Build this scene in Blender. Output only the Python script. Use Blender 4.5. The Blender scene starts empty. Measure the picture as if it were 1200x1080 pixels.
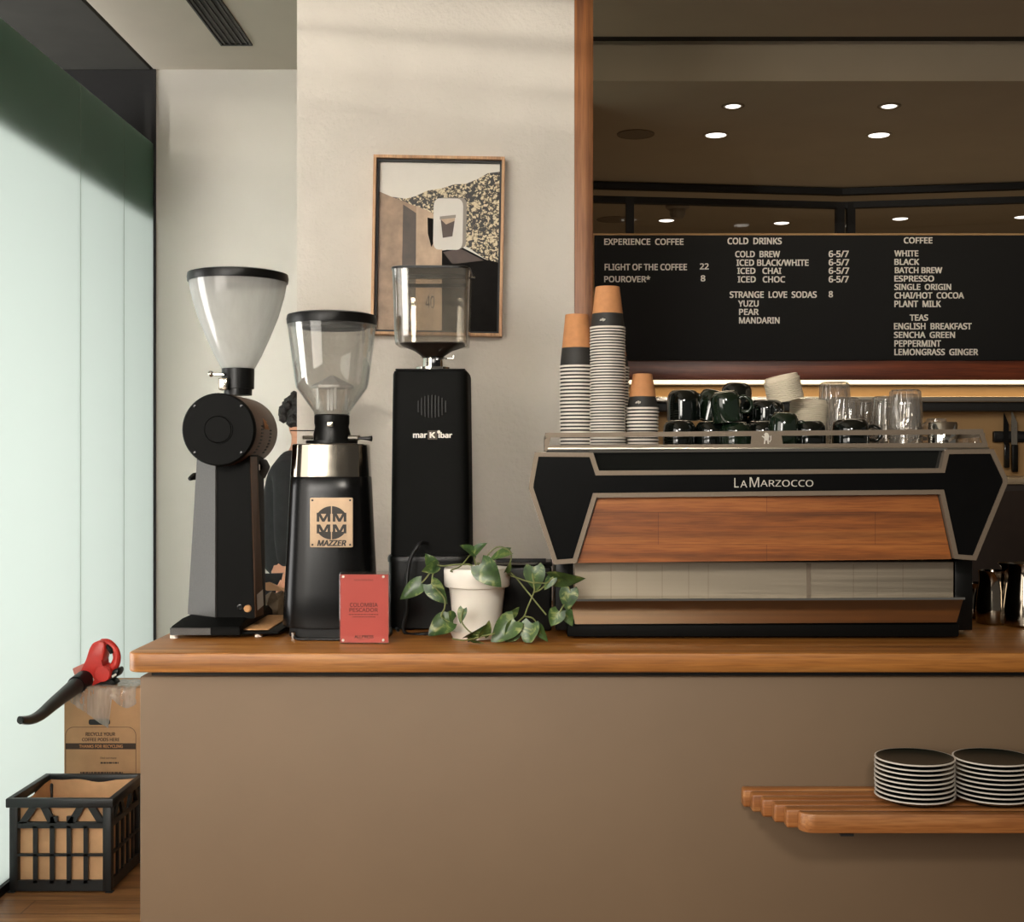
import bpy, bmesh, math, random
from mathutils import Vector, Matrix, Euler, noise
random.seed(7)
PI = math.pi
C = bpy.context.scene.collection
SC = bpy.context.scene

# ------------------------------------------------------------------ camera, world, light, exposure
F, VX, VY, CZ = 1500.0, 630.0, 540.0, 1.4          # focal length in pixels, vanishing point, camera height
cam = bpy.data.cameras.new('camera')
cam.sensor_width = 36; cam.sensor_fit = 'HORIZONTAL'
cam.lens = 36 * F / 1200
cam.shift_x = (600 - VX) / 1200
cam.clip_start = 0.05; cam.clip_end = 60
camo = bpy.data.objects.new('camera', cam); C.objects.link(camo)
camo.location = (0, 0, CZ); camo.rotation_euler = (PI / 2, 0, 0)
SC.camera = camo

SC.view_settings.view_transform = 'Standard'
SC.view_settings.look = 'None'
SC.view_settings.gamma = 1
SC.view_settings.use_curve_mapping = False
SC.view_settings.exposure = -0.22
try:
    SC.cycles.use_denoising = True
    SC.cycles.transparent_max_bounces = 24
    SC.cycles.max_bounces = 10
    SC.cycles.caustics_reflective = False
    SC.cycles.caustics_refractive = False
    SC.cycles.sample_clamp_indirect = 4
except Exception:
    pass

world = bpy.data.worlds.new('world'); SC.world = world
world.use_nodes = True
bg = world.node_tree.nodes['Background']
bg.inputs[0].default_value = (0.95, 0.88, 0.78, 1)
bg.inputs[1].default_value = 0.15

def area(name, loc, target, sx, sy, power, col):
    l = bpy.data.lights.new(name, 'AREA'); l.shape = 'RECTANGLE'
    l.size = sx; l.size_y = sy; l.energy = power; l.color = col
    o = bpy.data.objects.new(name, l); C.objects.link(o)
    o.location = loc
    o.rotation_euler = (Vector(target) - Vector(loc)).to_track_quat('-Z', 'Y').to_euler()
    return o
# daylight outside the frosted pane, and daylight through the clear shop window nearer the camera
area('daylight_outside_pane', (-4.3, 4.4, 1.2), (-1.7, 4.6, 1.2), 5.0, 2.6, 345, (1.0, 0.98, 0.95))
area('daylight_shop_window', (-2.0, 0.5, 1.85), (0.0, 3.3, 1.45), 1.5, 1.9, 40, (1.0, 0.94, 0.85))
front = area('front_fill', (-1.80, -1.9, 2.25), (-0.2, 3.5, 1.2), 1.2, 1.7, 20, (1.0, 0.95, 0.87)); front.data.spread = math.radians(70)  # soft fill added from the front to even out the pillar wall
shop = area('ceiling_fill', (0.02, -1.7, 2.98), (-0.25, 3.4, 1.2), 0.68, 0.3, 8, (1.0, 0.93, 0.82)); shop.data.spread = math.radians(52)  # overhead fill added to lift the lower pillar wall
deep = area('passage_fill', (-1.90, -1.3, 1.9), (-1.40, 5.8, 1.9), 0.6, 1.6, 7.5, (1.0, 0.97, 0.92)); deep.data.spread = math.radians(26)  # narrow fill added to brighten the back wall of the passage
# unseen fill added above the frame to light the menu board
area('menu_board_fill', (1.1, 3.7, 3.12), (1.2, 4.3, 1.9), 2.2, 0.12, 7, (1.0, 0.86, 0.66))
# warm fill added below the opening to brighten the back room ceiling
area('back_room_fill', (2.2, 7.4, 0.9), (2.2, 7.4, 3.0), 3.5, 2.2, 11, (1.0, 0.80, 0.55))

# spot added to throw light streaks on the walls, through a slit board
l = bpy.data.lights.new('streak_spot', 'SPOT'); l.energy = 4200; l.spot_size = math.radians(40); l.spot_blend = 0.4; l.shadow_soft_size = 0.011; l.color = (1.0, 0.95, 0.84)
o = bpy.data.objects.new('streak_spot', l); C.objects.link(o); o.location = (-1.80, -3.4, 1.9)
o.rotation_euler = (Vector((-0.9, 5.8, 2.8)) - Vector(o.location)).to_track_quat('-Z', 'Y').to_euler()

# ------------------------------------------------------------------ pixel to world
def X(px, d): return (px - VX) / F * d
def Z(py, d): return CZ - (py - VY) / F * d
def S(d): return d / F

# ------------------------------------------------------------------ materials
def lin(c):
    r = []
    for v in c[:3]:
        v = v / 255.0
        r.append(v / 12.92 if v <= 0.04045 else ((v + 0.055) / 1.055) ** 2.4)
    return (*r, 1)

def nodes_of(name):
    m = bpy.data.materials.new(name); m.use_nodes = True
    nt = m.node_tree
    return m, nt, nt.nodes['Principled BSDF']

def coords(nt, scale=(1, 1, 1), rot=(0, 0, 0)):
    t = nt.nodes.new('ShaderNodeTexCoord'); mp = nt.nodes.new('ShaderNodeMapping')
    mp.inputs['Scale'].default_value = scale; mp.inputs['Rotation'].default_value = rot
    nt.links.new(t.outputs['Object'], mp.inputs['Vector'])
    return mp.outputs['Vector']

def noise_node(nt, vec, scale, detail=3, dist=0.0, rough=0.55):
    n = nt.nodes.new('ShaderNodeTexNoise')
    n.inputs['Scale'].default_value = scale; n.inputs['Detail'].default_value = detail
    n.inputs['Distortion'].default_value = dist; n.inputs['Roughness'].default_value = rough
    nt.links.new(vec, n.inputs['Vector'])
    return n

def ramp(nt, fac, stops):
    r = nt.nodes.new('ShaderNodeValToRGB')
    e = r.color_ramp.elements
    while len(e) < len(stops): e.new(0.5)
    for k, (p, c) in enumerate(stops):
        e[k].position = p; e[k].color = c
    nt.links.new(fac, r.inputs['Fac'])
    return r.outputs['Color']

def mixc(nt, fac, a, b, mode='MIX'):
    m = nt.nodes.new('ShaderNodeMix'); m.data_type = 'RGBA'; m.blend_type = mode
    for sock, v in ((m.inputs['Factor'], fac), (m.inputs['A'], a), (m.inputs['B'], b)):
        pass
    ins = [i for i in m.inputs if i.enabled]
    fi = m.inputs[0]; ai = m.inputs[6]; bi = m.inputs[7]
    for sock, v in ((fi, fac), (ai, a), (bi, b)):
        if hasattr(v, 'is_output'): nt.links.new(v, sock)
        else: sock.default_value = v
    return m.outputs[2]

def bump(nt, b, height, strength, dist):
    n = nt.nodes.new('ShaderNodeBump')
    n.inputs['Strength'].default_value = strength; n.inputs['Distance'].default_value = dist
    nt.links.new(height, n.inputs['Height']); nt.links.new(n.outputs['Normal'], b.inputs['Normal'])

def plain(name, col, rough=0.5, metal=0.0, var=0.08, vs=30, bs=0.0, bsc=80, bd=0.002, coat=0.0, spec=0.5):
    m, nt, b = nodes_of(name)
    c = lin(col)
    v = coords(nt)
    n = noise_node(nt, v, vs, 3)
    lo = tuple(x * (1 - var) for x in c[:3]) + (1,); hi = tuple(min(1, x * (1 + var)) for x in c[:3]) + (1,)
    nt.links.new(ramp(nt, n.outputs['Fac'], [(0.3, lo), (0.7, hi)]), b.inputs['Base Color'])
    b.inputs['Roughness'].default_value = rough; b.inputs['Metallic'].default_value = metal
    b.inputs['Coat Weight'].default_value = coat
    b.inputs['Specular IOR Level'].default_value = spec
    if bs:
        n2 = noise_node(nt, v, bsc, 4)
        bump(nt, b, n2.outputs['Fac'], bs, bd)
    return m

def wood(name, dark, mid, light, axis='X', rough=0.42, freq=1.0, figure=0.5, staves=None, coat=0.1, grain=0.6):
    m, nt, b = nodes_of(name)
    lo, hi = 1.2 * freq, 26 * freq
    sc = {'X': (lo, hi, hi), 'Y': (hi, lo, hi), 'Z': (hi, hi, lo)}[axis]
    v = coords(nt, sc)
    n1 = noise_node(nt, v, 1.0, 5, 0.6, 0.6)
    n2 = noise_node(nt, v, 9.0, 4, 0.2)
    col = ramp(nt, n1.outputs['Fac'], [(0.28, lin(dark)), (0.5, lin(mid)), (0.72, lin(light))])
    sc3 = tuple(s * 0.35 for s in sc)
    v3 = coords(nt, sc3)
    w = nt.nodes.new('ShaderNodeTexWave'); w.wave_type = 'BANDS'
    w.bands_direction = 'Z' if axis != 'Z' else 'X'
    w.inputs['Scale'].default_value = 0.55; w.inputs['Distortion'].default_value = 7.0
    w.inputs['Detail'].default_value = 3; w.inputs['Detail Scale'].default_value = 0.6
    nt.links.new(v3, w.inputs['Vector'])
    wc = ramp(nt, w.outputs['Fac'], [(0.0, (1 - figure,) * 3 + (1,)), (0.35, (1, 1, 1, 1))])
    col = mixc(nt, 0.75, col, wc, 'MULTIPLY')
    f = ramp(nt, n2.outputs['Fac'], [(0.36, (0.58, 0.52, 0.46, 1)), (0.56, (1, 1, 1, 1))])
    col = mixc(nt, grain, col, f, 'MULTIPLY')
    if staves:
        br = nt.nodes.new('ShaderNodeTexBrick')
        vb = coords(nt, (1, 1, 1), staves.get('rot', (0, 0, 0)))
        nt.links.new(vb, br.inputs['Vector'])
        br.inputs['Color1'].default_value = (1, 1, 1, 1); br.inputs['Color2'].default_value = staves.get('tone', (0.72, 0.66, 0.62, 1))
        br.inputs['Mortar'].default_value = staves.get('mortar', (0.35, 0.25, 0.2, 1))
        br.inputs['Scale'].default_value = 1.0
        br.inputs['Mortar Size'].default_value = staves.get('gap', 0.0012)
        br.inputs['Brick Width'].default_value = staves['w']; br.inputs['Row Height'].default_value = staves['h']
        col = mixc(nt, 0.8, col, br.outputs['Color'], 'MULTIPLY')
    nt.links.new(col, b.inputs['Base Color'])
    b.inputs['Roughness'].default_value = rough
    b.inputs['Coat Weight'].default_value = coat; b.inputs['Coat Roughness'].default_value = 0.35
    bump(nt, b, n2.outputs['Fac'], 0.12, 0.002)
    return m

def metal(name, col, rough=0.25, brushed=None, aniso=0.0):
    m, nt, b = nodes_of(name)
    c = lin(col)
    b.inputs['Base Color'].default_value = c
    b.inputs['Metallic'].default_value = 1.0; b.inputs['Roughness'].default_value = rough
    sc = {'X': (3, 260, 260), 'Z': (260, 260, 3), None: (40, 40, 40)}[brushed]
    n = noise_node(nt, coords(nt, sc), 1.0, 3)
    nt.links.new(ramp(nt, n.outputs['Fac'], [(0.3, (max(0.02, rough - (0.06 if brushed else 0.01)),) * 3 + (1,)), (0.7, (rough + (0.08 if brushed else 0.02),) * 3 + (1,))]), b.inputs['Roughness'])
    return m

def thin_glass(name, tint=(0.96, 0.97, 0.95), milk=0.0, edge=0.35, rough=0.04, milkcol=(0.9, 0.88, 0.84), streaks=0.0, refl=(0.045, 0.14, 0.85)):
    m = bpy.data.materials.new(name); m.use_nodes = True
    nt = m.node_tree; nt.nodes.clear()
    out = nt.nodes.new('ShaderNodeOutputMaterial')
    tr = nt.nodes.new('ShaderNodeBsdfTransparent'); tr.inputs[0].default_value = (*tint, 1)
    gl = nt.nodes.new('ShaderNodeBsdfGlossy'); gl.inputs['Roughness'].default_value = rough
    lw = nt.nodes.new('ShaderNodeLayerWeight'); lw.inputs['Blend'].default_value = edge
    fr = ramp(nt, lw.outputs['Facing'], [(0.0, (refl[0],) * 3 + (1,)), (0.6, (refl[1],) * 3 + (1,)), (1.0, (refl[2],) * 3 + (1,))])
    mx = nt.nodes.new('ShaderNodeMixShader')
    nt.links.new(fr, mx.inputs[0]); nt.links.new(tr.outputs[0], mx.inputs[1]); nt.links.new(gl.outputs[0], mx.inputs[2])
    last = mx
    if milk:
        df = nt.nodes.new('ShaderNodeBsdfDiffuse'); df.inputs[0].default_value = (*milkcol, 1)
        tl = nt.nodes.new('ShaderNodeBsdfTranslucent'); tl.inputs[0].default_value = (*milkcol, 1)
        m1 = nt.nodes.new('ShaderNodeMixShader'); m1.inputs[0].default_value = 0.5
        nt.links.new(df.outputs[0], m1.inputs[1]); nt.links.new(tl.outputs[0], m1.inputs[2])
        m2 = nt.nodes.new('ShaderNodeMixShader')
        n = noise_node(nt, coords(nt, (30, 30, 4)), 1.0, 3)
        fc = ramp(nt, n.outputs['Fac'], [(0.25, (milk * (1 - streaks),) * 3 + (1,)), (0.75, (min(1, milk * (1 + streaks)),) * 3 + (1,))])
        nt.links.new(fc, m2.inputs[0])
        nt.links.new(mx.outputs[0], m2.inputs[1]); nt.links.new(m1.outputs[0], m2.inputs[2])
        last = m2
    nt.links.new(last.outputs[0], out.inputs['Surface'])
    return m

def emit(name, col, strength):
    m, nt, b = nodes_of(name)
    b.inputs['Base Color'].default_value = (*col, 1)
    b.inputs['Emission Color'].default_value = (*col, 1); b.inputs['Emission Strength'].default_value = strength
    return m

MT = {}
MT['plaster'] = plain('rough cream plaster', (216, 209, 198), 0.9, 0, 0.05, 4, 0.5, 70, 0.006)
MT['wallpaint'] = plain('smooth grey white paint', (218, 214, 204), 0.85, 0, 0.03, 3, 0.15, 120, 0.002)
MT['ceil'] = plain('matt ceiling paint', (206, 198, 182), 0.9, 0, 0.03, 3)
MT['ceil_bar'] = plain('warm ceiling paint', (172, 158, 136), 0.9, 0, 0.03, 3)
MT['taupe'] = plain('taupe counter paint', (119, 97, 73), 0.6, 0, 0.03, 5, 0.05, 200, 0.001)
MT['dark'] = plain('near black paint', (24, 23, 22), 0.6, 0, 0.1)
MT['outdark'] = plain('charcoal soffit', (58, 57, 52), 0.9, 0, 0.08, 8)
MT['outpave'] = plain('outdoor paving', (170, 172, 165), 0.9)
MT['black_satin'] = plain('black satin enamel', (14, 14, 13), 0.36, 0, 0.1, 60, spec=0.25)
MT['black_powder'] = plain('black powder coat', (13, 13, 12), 0.55, 0, 0.15, 400, 0.3, 600, 0.0006, spec=0.07)
MT['grey_powder'] = plain('charcoal powder coat', (68, 66, 63), 0.5, 0.2, 0.2, 500, 0.4, 600, 0.0008)
MT['black_gloss'] = plain('black gloss plastic', (14, 14, 14), 0.15, 0, 0.1)
MT['black_rubber'] = plain('black rubber', (16, 16, 16), 0.7, 0, 0.1)
MT['copper'] = plain('brown bronze enamel', (98, 66, 42), 0.4, 0.6, 0.15, 30)
MT['chrome'] = metal('polished steel', (208, 204, 196), 0.1)
MT['steel'] = metal('brushed steel', (196, 188, 174), 0.3, 'X')
MT['steel_v'] = metal('vertically brushed steel', (188, 180, 166), 0.22, 'Z')
MT['bronze_frame'] = plain('bead blasted grey steel', (126, 112, 96), 0.5, 0.35, 0.05, 200)
MT['counter_wood'] = wood('oiled oak counter', (136, 84, 32), (178, 116, 50), (202, 144, 76), 'X', 0.42, 1.0, 0.3,
                          {'w': 2.3, 'h': 0.062, 'tone': (0.88, 0.83, 0.79, 1), 'gap': 0.0003, 'mortar': (0.8, 0.74, 0.7, 1)})
MT['shelf_wood'] = wood('oiled hardwood slats', (132, 78, 38), (168, 108, 58), (192, 136, 82), 'X', 0.42, 1.3, 0.25)
MT['floor_wood'] = wood('timber floor', (120, 78, 42), (160, 108, 62), (186, 134, 84), 'X', 0.5, 0.9, 0.3,
                        {'w': 1.6, 'h': 0.12, 'tone': (0.7, 0.66, 0.62, 1), 'gap': 0.003})
MT['trim_wood'] = wood('red brown timber trim', (96, 54, 26), (154, 94, 46), (182, 120, 66), 'Z', 0.45, 0.8, 0.5)
MT['panel_wood'] = wood('machine timber panel', (112, 62, 26), (164, 96, 42), (186, 118, 58), 'X', 0.42, 1.4, 0.4,
                        {'w': 0.46, 'h': 0.068, 'rot': (PI / 2, 0, 0), 'tone': (0.82, 0.78, 0.74, 1), 'gap': 0.0006})
MT['bar_wood'] = wood('dark red timber rail', (66, 26, 12), (112, 50, 22), (150, 76, 36), 'X', 0.4, 0.9, 0.5)
MT['frame_wood'] = wood('pale frame timber', (168, 118, 76), (204, 154, 106), (220, 176, 128), 'Z', 0.5, 1.5, 0.2)
MT['hopper1'] = thin_glass('milky clear hopper', (0.96, 0.96, 0.95), 0.30, 0.36, 0.06, (0.95, 0.94, 0.92), 0.12, (0.05, 0.22, 0.95))
MT['hopper2'] = thin_glass('clear hopper', (0.95, 0.95, 0.94), 0.05, 0.42, 0.04, (0.9, 0.89, 0.86), 0.5, (0.05, 0.22, 0.95))
MT['hopper3'] = thin_glass('smeared square hopper', (0.9, 0.88, 0.84), 0.07, 0.45, 0.06, (0.85, 0.8, 0.72), 0.6, (0.06, 0.30, 0.95))
MT['acrylic'] = thin_glass('clear acrylic', (0.97, 0.96, 0.95), 0.0, 0.35, 0.03)
def real_glass(name):
    m, nt, b = nodes_of(name)
    b.inputs['Base Color'].default_value = (0.97, 0.96, 0.94, 1); b.inputs['Transmission Weight'].default_value = 1.0
    b.inputs['Roughness'].default_value = 0.02; b.inputs['IOR'].default_value = 1.5
    n = noise_node(nt, coords(nt), 40, 2); bump(nt, b, n.outputs['Fac'], 0.08, 0.002)
    return m
MT['tumbler'] = thin_glass('pressed tumbler glass', (0.95, 0.93, 0.90), 0.13, 0.6, 0.06, (0.98, 0.94, 0.88), 0.9, (0.10, 0.32, 0.95))  # streaky milk paints in the vertical highlights of the flutes
MT['plastic_film'] = thin_glass('crumpled clear film', (0.93, 0.9, 0.87), 0.3, 0.45, 0.12, (0.92, 0.88, 0.84), 0.6)
MT['white'] = plain('off white card', (226, 218, 206), 0.55, 0, 0.03)
MT['letter'] = plain('off white letters', (246, 240, 228), 0.6, 0, 0.02)
MT['kraft'] = plain('kraft card', (196, 136, 88), 0.75, 0, 0.08, 60)
MT['kraft_box'] = plain('corrugated kraft board', (176, 134, 96), 0.85, 0, 0.06, 20, 0.2, 60, 0.002)
MT['kraft_bag'] = plain('kraft bag paper', (214, 168, 124), 0.85, 0, 0.1, 12, 0.5, 16, 0.006)
MT['kraft_ink'] = plain('dark brown print', (62, 44, 32), 0.8, 0, 0.05)
MT['cup_band'] = plain('charcoal cup band', (38, 36, 33), 0.6, 0, 0.1)
MT['mug'] = plain('dark green glaze', (22, 36, 24), 0.12, 0, 0.2, 20, coat=0.6)
MT['mug_black'] = plain('black green glaze', (12, 17, 14), 0.1, 0, 0.15, 20, coat=0.6)
MT['lid'] = plain('moulded cream fibre', (232, 218, 194), 0.75, 0, 0.03)
MT['pot'] = plain('white glazed clay', (232, 226, 214), 0.38, 0, 0.03, 12, 0.15, 20, 0.003)
MT['soil'] = plain('potting soil', (76, 54, 38), 0.95, 0, 0.3, 60, 0.8, 60, 0.01)
MT['stem'] = plain('green brown vine', (116, 122, 72), 0.6, 0, 0.2)
MT['red_card'] = plain('coral red card', (206, 84, 74), 0.5, 0, 0.02)
MT['ink'] = plain('dark maroon print', (92, 30, 30), 0.6, 0, 0.02)
MT['red_plastic'] = plain('red tool plastic', (216, 52, 42), 0.35, 0, 0.05)
MT['crate'] = plain('black crate plastic', (22, 23, 24), 0.45, 0, 0.1, 30)
MT['board'] = plain('black felt letter board', (17, 17, 17), 0.9, 0, 0.1, 200)
MT['skin'] = plain('skin', (196, 140, 110), 0.55, 0, 0.05)
MT['hair'] = plain('dark curly hair', (30, 24, 21), 0.6, 0, 0.3, 80, 0.6, 90, 0.01)
MT['cloth'] = plain('black cotton', (26, 26, 27), 0.9, 0, 0.2, 20, 0.3, 14, 0.02)
MT['cloth2'] = plain('black trousers', (22, 22, 24), 0.9, 0, 0.2, 20, 0.3, 14, 0.02)
MT['shoe'] = plain('black shoe leather', (18, 18, 18), 0.5)
MT['cabinet'] = plain('dark brown cabinet', (50, 36, 28), 0.55, 0, 0.1)
MT['cabinet_top'] = plain('stone cabinet top', (170, 150, 122), 0.5)
MT['barwall'] = plain('ochre bar wall', (186, 148, 100), 0.8, 0, 0.04, 6)
MT['led'] = emit('warm led strip', (1.0, 0.80, 0.50), 2.0)
MT['lamp'] = emit('downlight lens', (1.0, 0.95, 0.86), 3.0)
MT['speaker'] = plain('speaker mesh', (128, 114, 94), 0.9, 0, 0.2, 400)
MT['plate'] = plain('dark green plate glaze', (16, 21, 17), 0.2, 0, 0.15, 20, spec=0.35)
MT['cable'] = plain('black cable', (20, 20, 20), 0.5)
MT['smoke_glass'] = plain('dark reflective glass', (16, 17, 14), 0.08, 0, 0.05, spec=0.5)
MT['cork'] = plain('cork mat', (200, 150, 100), 0.9, 0, 0.15, 120, 0.4, 120, 0.002)
MT['logo_metal'] = plain('logo metal', (232, 226, 214), 0.3, 0.35)
MT['far_glass'] = thin_glass('interior glazing', (0.95, 0.94, 0.92), 0.0, 0.25, 0.03)

def pane_material():
    m = bpy.data.materials.new('frosted green glass'); m.use_nodes = True
    nt = m.node_tree; nt.nodes.clear()
    out = nt.nodes.new('ShaderNodeOutputMaterial')
    tl = nt.nodes.new('ShaderNodeBsdfTranslucent'); tl.inputs[0].default_value = (0.83, 0.875, 0.85, 1)
    df = nt.nodes.new('ShaderNodeBsdfDiffuse'); df.inputs[0].default_value = (0.24, 0.46, 0.36, 1)
    gl = nt.nodes.new('ShaderNodeBsdfGlossy'); gl.inputs['Roughness'].default_value = 0.25
    a = nt.nodes.new('ShaderNodeMixShader'); a.inputs[0].default_value = 0.30
    nt.links.new(tl.outputs[0], a.inputs[1]); nt.links.new(df.outputs[0], a.inputs[2])
    b = nt.nodes.new('ShaderNodeMixShader'); b.inputs[0].default_value = 0.05
    nt.links.new(a.outputs[0], b.inputs[1]); nt.links.new(gl.outputs[0], b.inputs[2])
    nt.links.new(b.outputs[0], out.inputs['Surface'])
    return m
MT['pane'] = pane_material()

def leaf_material():
    m, nt, b = nodes_of('variegated pothos leaf')
    v = coords(nt, (1, 1, 1))
    n = noise_node(nt, v, 45, 4, 0.8)
    n2 = noise_node(nt, v, 14, 2)
    c = ramp(nt, n.outputs['Fac'], [(0.36, lin((30, 52, 26))), (0.54, lin((62, 92, 44))), (0.64, lin((150, 158, 92))), (0.74, lin((206, 202, 150)))])
    c2 = ramp(nt, n2.outputs['Fac'], [(0.35, lin((26, 44, 26))), (0.65, lin((86, 112, 58)))])
    nt.links.new(mixc(nt, 0.45, c, c2), b.inputs['Base Color'])
    b.inputs['Roughness'].default_value = 0.32
    return m
MT['leaf'] = leaf_material()

def ivy_material():
    m, nt, b = nodes_of('printed ivy')
    v = coords(nt)
    vo = nt.nodes.new('ShaderNodeTexVoronoi'); vo.inputs['Scale'].default_value = 120
    nd = noise_node(nt, v, 60, 3)
    ad = nt.nodes.new('ShaderNodeVectorMath'); ad.operation = 'MULTIPLY_ADD'; ad.inputs[1].default_value = (0.03, 0.03, 0.03)
    nt.links.new(nd.outputs['Color'], ad.inputs[0]); nt.links.new(v, ad.inputs[2])
    nt.links.new(ad.outputs[0], vo.inputs['Vector'])
    n = noise_node(nt, v, 22, 4)
    f = nt.nodes.new('ShaderNodeMath'); f.operation = 'MULTIPLY_ADD'; f.inputs[1].default_value = -0.9
    nt.links.new(n.outputs['Fac'], f.inputs[0]); nt.links.new(vo.outputs['Distance'], f.inputs[2])
    g = nt.nodes.new('ShaderNodeMath'); g.operation = 'ADD'; g.inputs[1].default_value = 0.5
    nt.links.new(f.outputs[0], g.inputs[0])
    nt.links.new(ramp(nt, g.outputs[0], [(0.40, lin((216, 200, 164))), (0.52, lin((140, 122, 90))), (0.62, lin((26, 22, 18)))]), b.inputs['Base Color'])
    b.inputs['Roughness'].default_value = 0.5
    return m
MT['ivy'] = ivy_material()
MT['p_sky'] = plain('printed sky', (222, 216, 204), 0.5, 0, 0.02)
MT['p_wall'] = plain('printed stone wall', (156, 128, 102), 0.5, 0, 0.28, 26)
MT['p_lit'] = plain('printed pale stone', (186, 158, 130), 0.5, 0, 0.18, 26)
MT['p_shade'] = plain('printed dark stripe', (72, 58, 46), 0.5, 0, 0.25, 26)
MT['p_dark'] = plain('printed dark ground', (17, 14, 12), 0.6, 0, 0.25, 30, spec=0.08)
MT['p_brown'] = plain('printed brown', (64, 42, 30), 0.5, 0, 0.2, 30)
MT['p_white'] = plain('printed white', (218, 212, 202), 0.5, 0, 0.02)
MT['p_grey'] = plain('printed grey', (140, 130, 118), 0.5, 0, 0.05)

# ------------------------------------------------------------------ mesh helpers (world coordinates)
def nb(): return bmesh.new()

def box(bm, x0, x1, y0, y1, z0, z1, bev=0.0, seg=2):
    n0 = len(bm.verts)
    vs = [bm.verts.new((x, y, z)) for z in (z0, z1) for y in (y0, y1) for x in (x0, x1)]
    fs = [(0, 2, 3, 1), (4, 5, 7, 6), (0, 1, 5, 4), (2, 6, 7, 3), (0, 4, 6, 2), (1, 3, 7, 5)]
    faces = [bm.faces.new([vs[i] for i in f]) for f in fs]
    if bev > 0:
        es = list({e for f in faces for e in f.edges})
        bmesh.ops.bevel(bm, geom=es, offset=bev, segments=seg, affect='EDGES', profile=0.5)
    return bm

def prism(bm, pts, y0, y1, bev=0.0):
    """pts in (x, z), extruded along y"""
    a = [bm.verts.new((x, y0, z)) for x, z in pts]; b = [bm.verts.new((x, y1, z)) for x, z in pts]
    n = len(pts); fs = [bm.faces.new(a), bm.faces.new(b[::-1])]
    for i in range(n):
        fs.append(bm.faces.new((a[i], b[i], b[(i + 1) % n], a[(i + 1) % n])))
    if bev:
        bmesh.ops.bevel(bm, geom=list({e for f in fs for e in f.edges}), offset=bev, segments=2, affect='EDGES', profile=0.5)
    return bm

def ring_prism(bm, outer, inner, y0, y1):
    n = len(outer)
    oa = [bm.verts.new((x, y0, z)) for x, z in outer]; ob = [bm.verts.new((x, y1, z)) for x, z in outer]
    ia = [bm.verts.new((x, y0, z)) for x, z in inner]; ib = [bm.verts.new((x, y1, z)) for x, z in inner]
    for i in range(n):
        j = (i + 1) % n
        bm.faces.new((oa[i], oa[j], ia[j], ia[i])); bm.faces.new((ob[j], ob[i], ib[i], ib[j]))
        bm.faces.new((oa[j], oa[i], ob[i], ob[j])); bm.faces.new((ia[i], ia[j], ib[j], ib[i]))
    return bm

def inset(pts, d):
    n = len(pts)
    area2 = sum(pts[i][0] * pts[(i + 1) % n][1] - pts[(i + 1) % n][0] * pts[i][1] for i in range(n))
    sgn = 1 if area2 > 0 else -1
    out = []
    for i in range(n):
        p0, p1, p2 = Vector(pts[i - 1]), Vector(pts[i]), Vector(pts[(i + 1) % n])
        e1, e2 = (p1 - p0).normalized(), (p2 - p1).normalized()
        n1 = Vector((-e1.y, e1.x)) * sgn; n2 = Vector((-e2.y, e2.x)) * sgn
        b = (n1 + n2); k = d / max(0.25, (1 + n1.dot(n2)))
        out.append(tuple(p1 + b * k))
    return out

def roundrect(x0, x1, z0, z1, r, k=4):
    pts = []
    for cx, cz, a0 in ((x1 - r, z1 - r, 0), (x0 + r, z1 - r, 90), (x0 + r, z0 + r, 180), (x1 - r, z0 + r, 270)):
        for i in range(k + 1):
            a = math.radians(a0 + 90 * i / k)
            pts.append((cx + r * math.cos(a), cz + r * math.sin(a)))
    return pts

def lathe(bm, prof, cx, cy, seg=40, axis='Z', cz=0.0, cap0=True, cap1=True):
    rings = []
    for r, h in prof:
        ring = []
        for i in range(seg):
            a = 2 * PI * i / seg
            if axis == 'Z': p = (cx + r * math.cos(a), cy + r * math.sin(a), h)
            elif axis == 'Y': p = (cx + r * math.cos(a), h, cz + r * math.sin(a))
            else: p = (h, cy + r * math.cos(a), cz + r * math.sin(a))
            ring.append(bm.verts.new(p))
        rings.append(ring)
    for k in range(len(rings) - 1):
        for i in range(seg):
            j = (i + 1) % seg
            bm.faces.new((rings[k][i], rings[k][j], rings[k + 1][j], rings[k + 1][i]))
    if cap0: bm.faces.new(rings[0][::-1])
    if cap1: bm.faces.new(rings[-1])
    return bm

def loft(bm, rings, cap0=True, cap1=True):
    R = [[bm.verts.new(p) for p in r] for r in rings]
    n = len(R[0])
    for k in range(len(R) - 1):
        for i in range(n):
            j = (i + 1) % n
            bm.faces.new((R[k][i], R[k][j], R[k + 1][j], R[k + 1][i]))
    if cap0: bm.faces.new(R[0][::-1])
    if cap1: bm.faces.new(R[-1])
    return bm

def superring(cx, cy, z, a, b, n=4.0, seg=48):
    r = []
    for i in range(seg):
        t = 2 * PI * i / seg; c, s = math.cos(t), math.sin(t)
        r.append((cx + a * math.copysign(abs(c) ** (2 / n), c), cy + b * math.copysign(abs(s) ** (2 / n), s), z))
    return r

def smooth_path(pts, k=6):
    P = [Vector(p) for p in pts]; out = []
    for i in range(len(P) - 1):
        p0 = P[max(0, i - 1)]; p1 = P[i]; p2 = P[i + 1]; p3 = P[min(len(P) - 1, i + 2)]
        for j in range(k):
            t = j / k
            out.append(0.5 * ((2 * p1) + (-p0 + p2) * t + (2 * p0 - 5 * p1 + 4 * p2 - p3) * t * t + (-p0 + 3 * p1 - 3 * p2 + p3) * t ** 3))
    out.append(P[-1])
    return out

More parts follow.
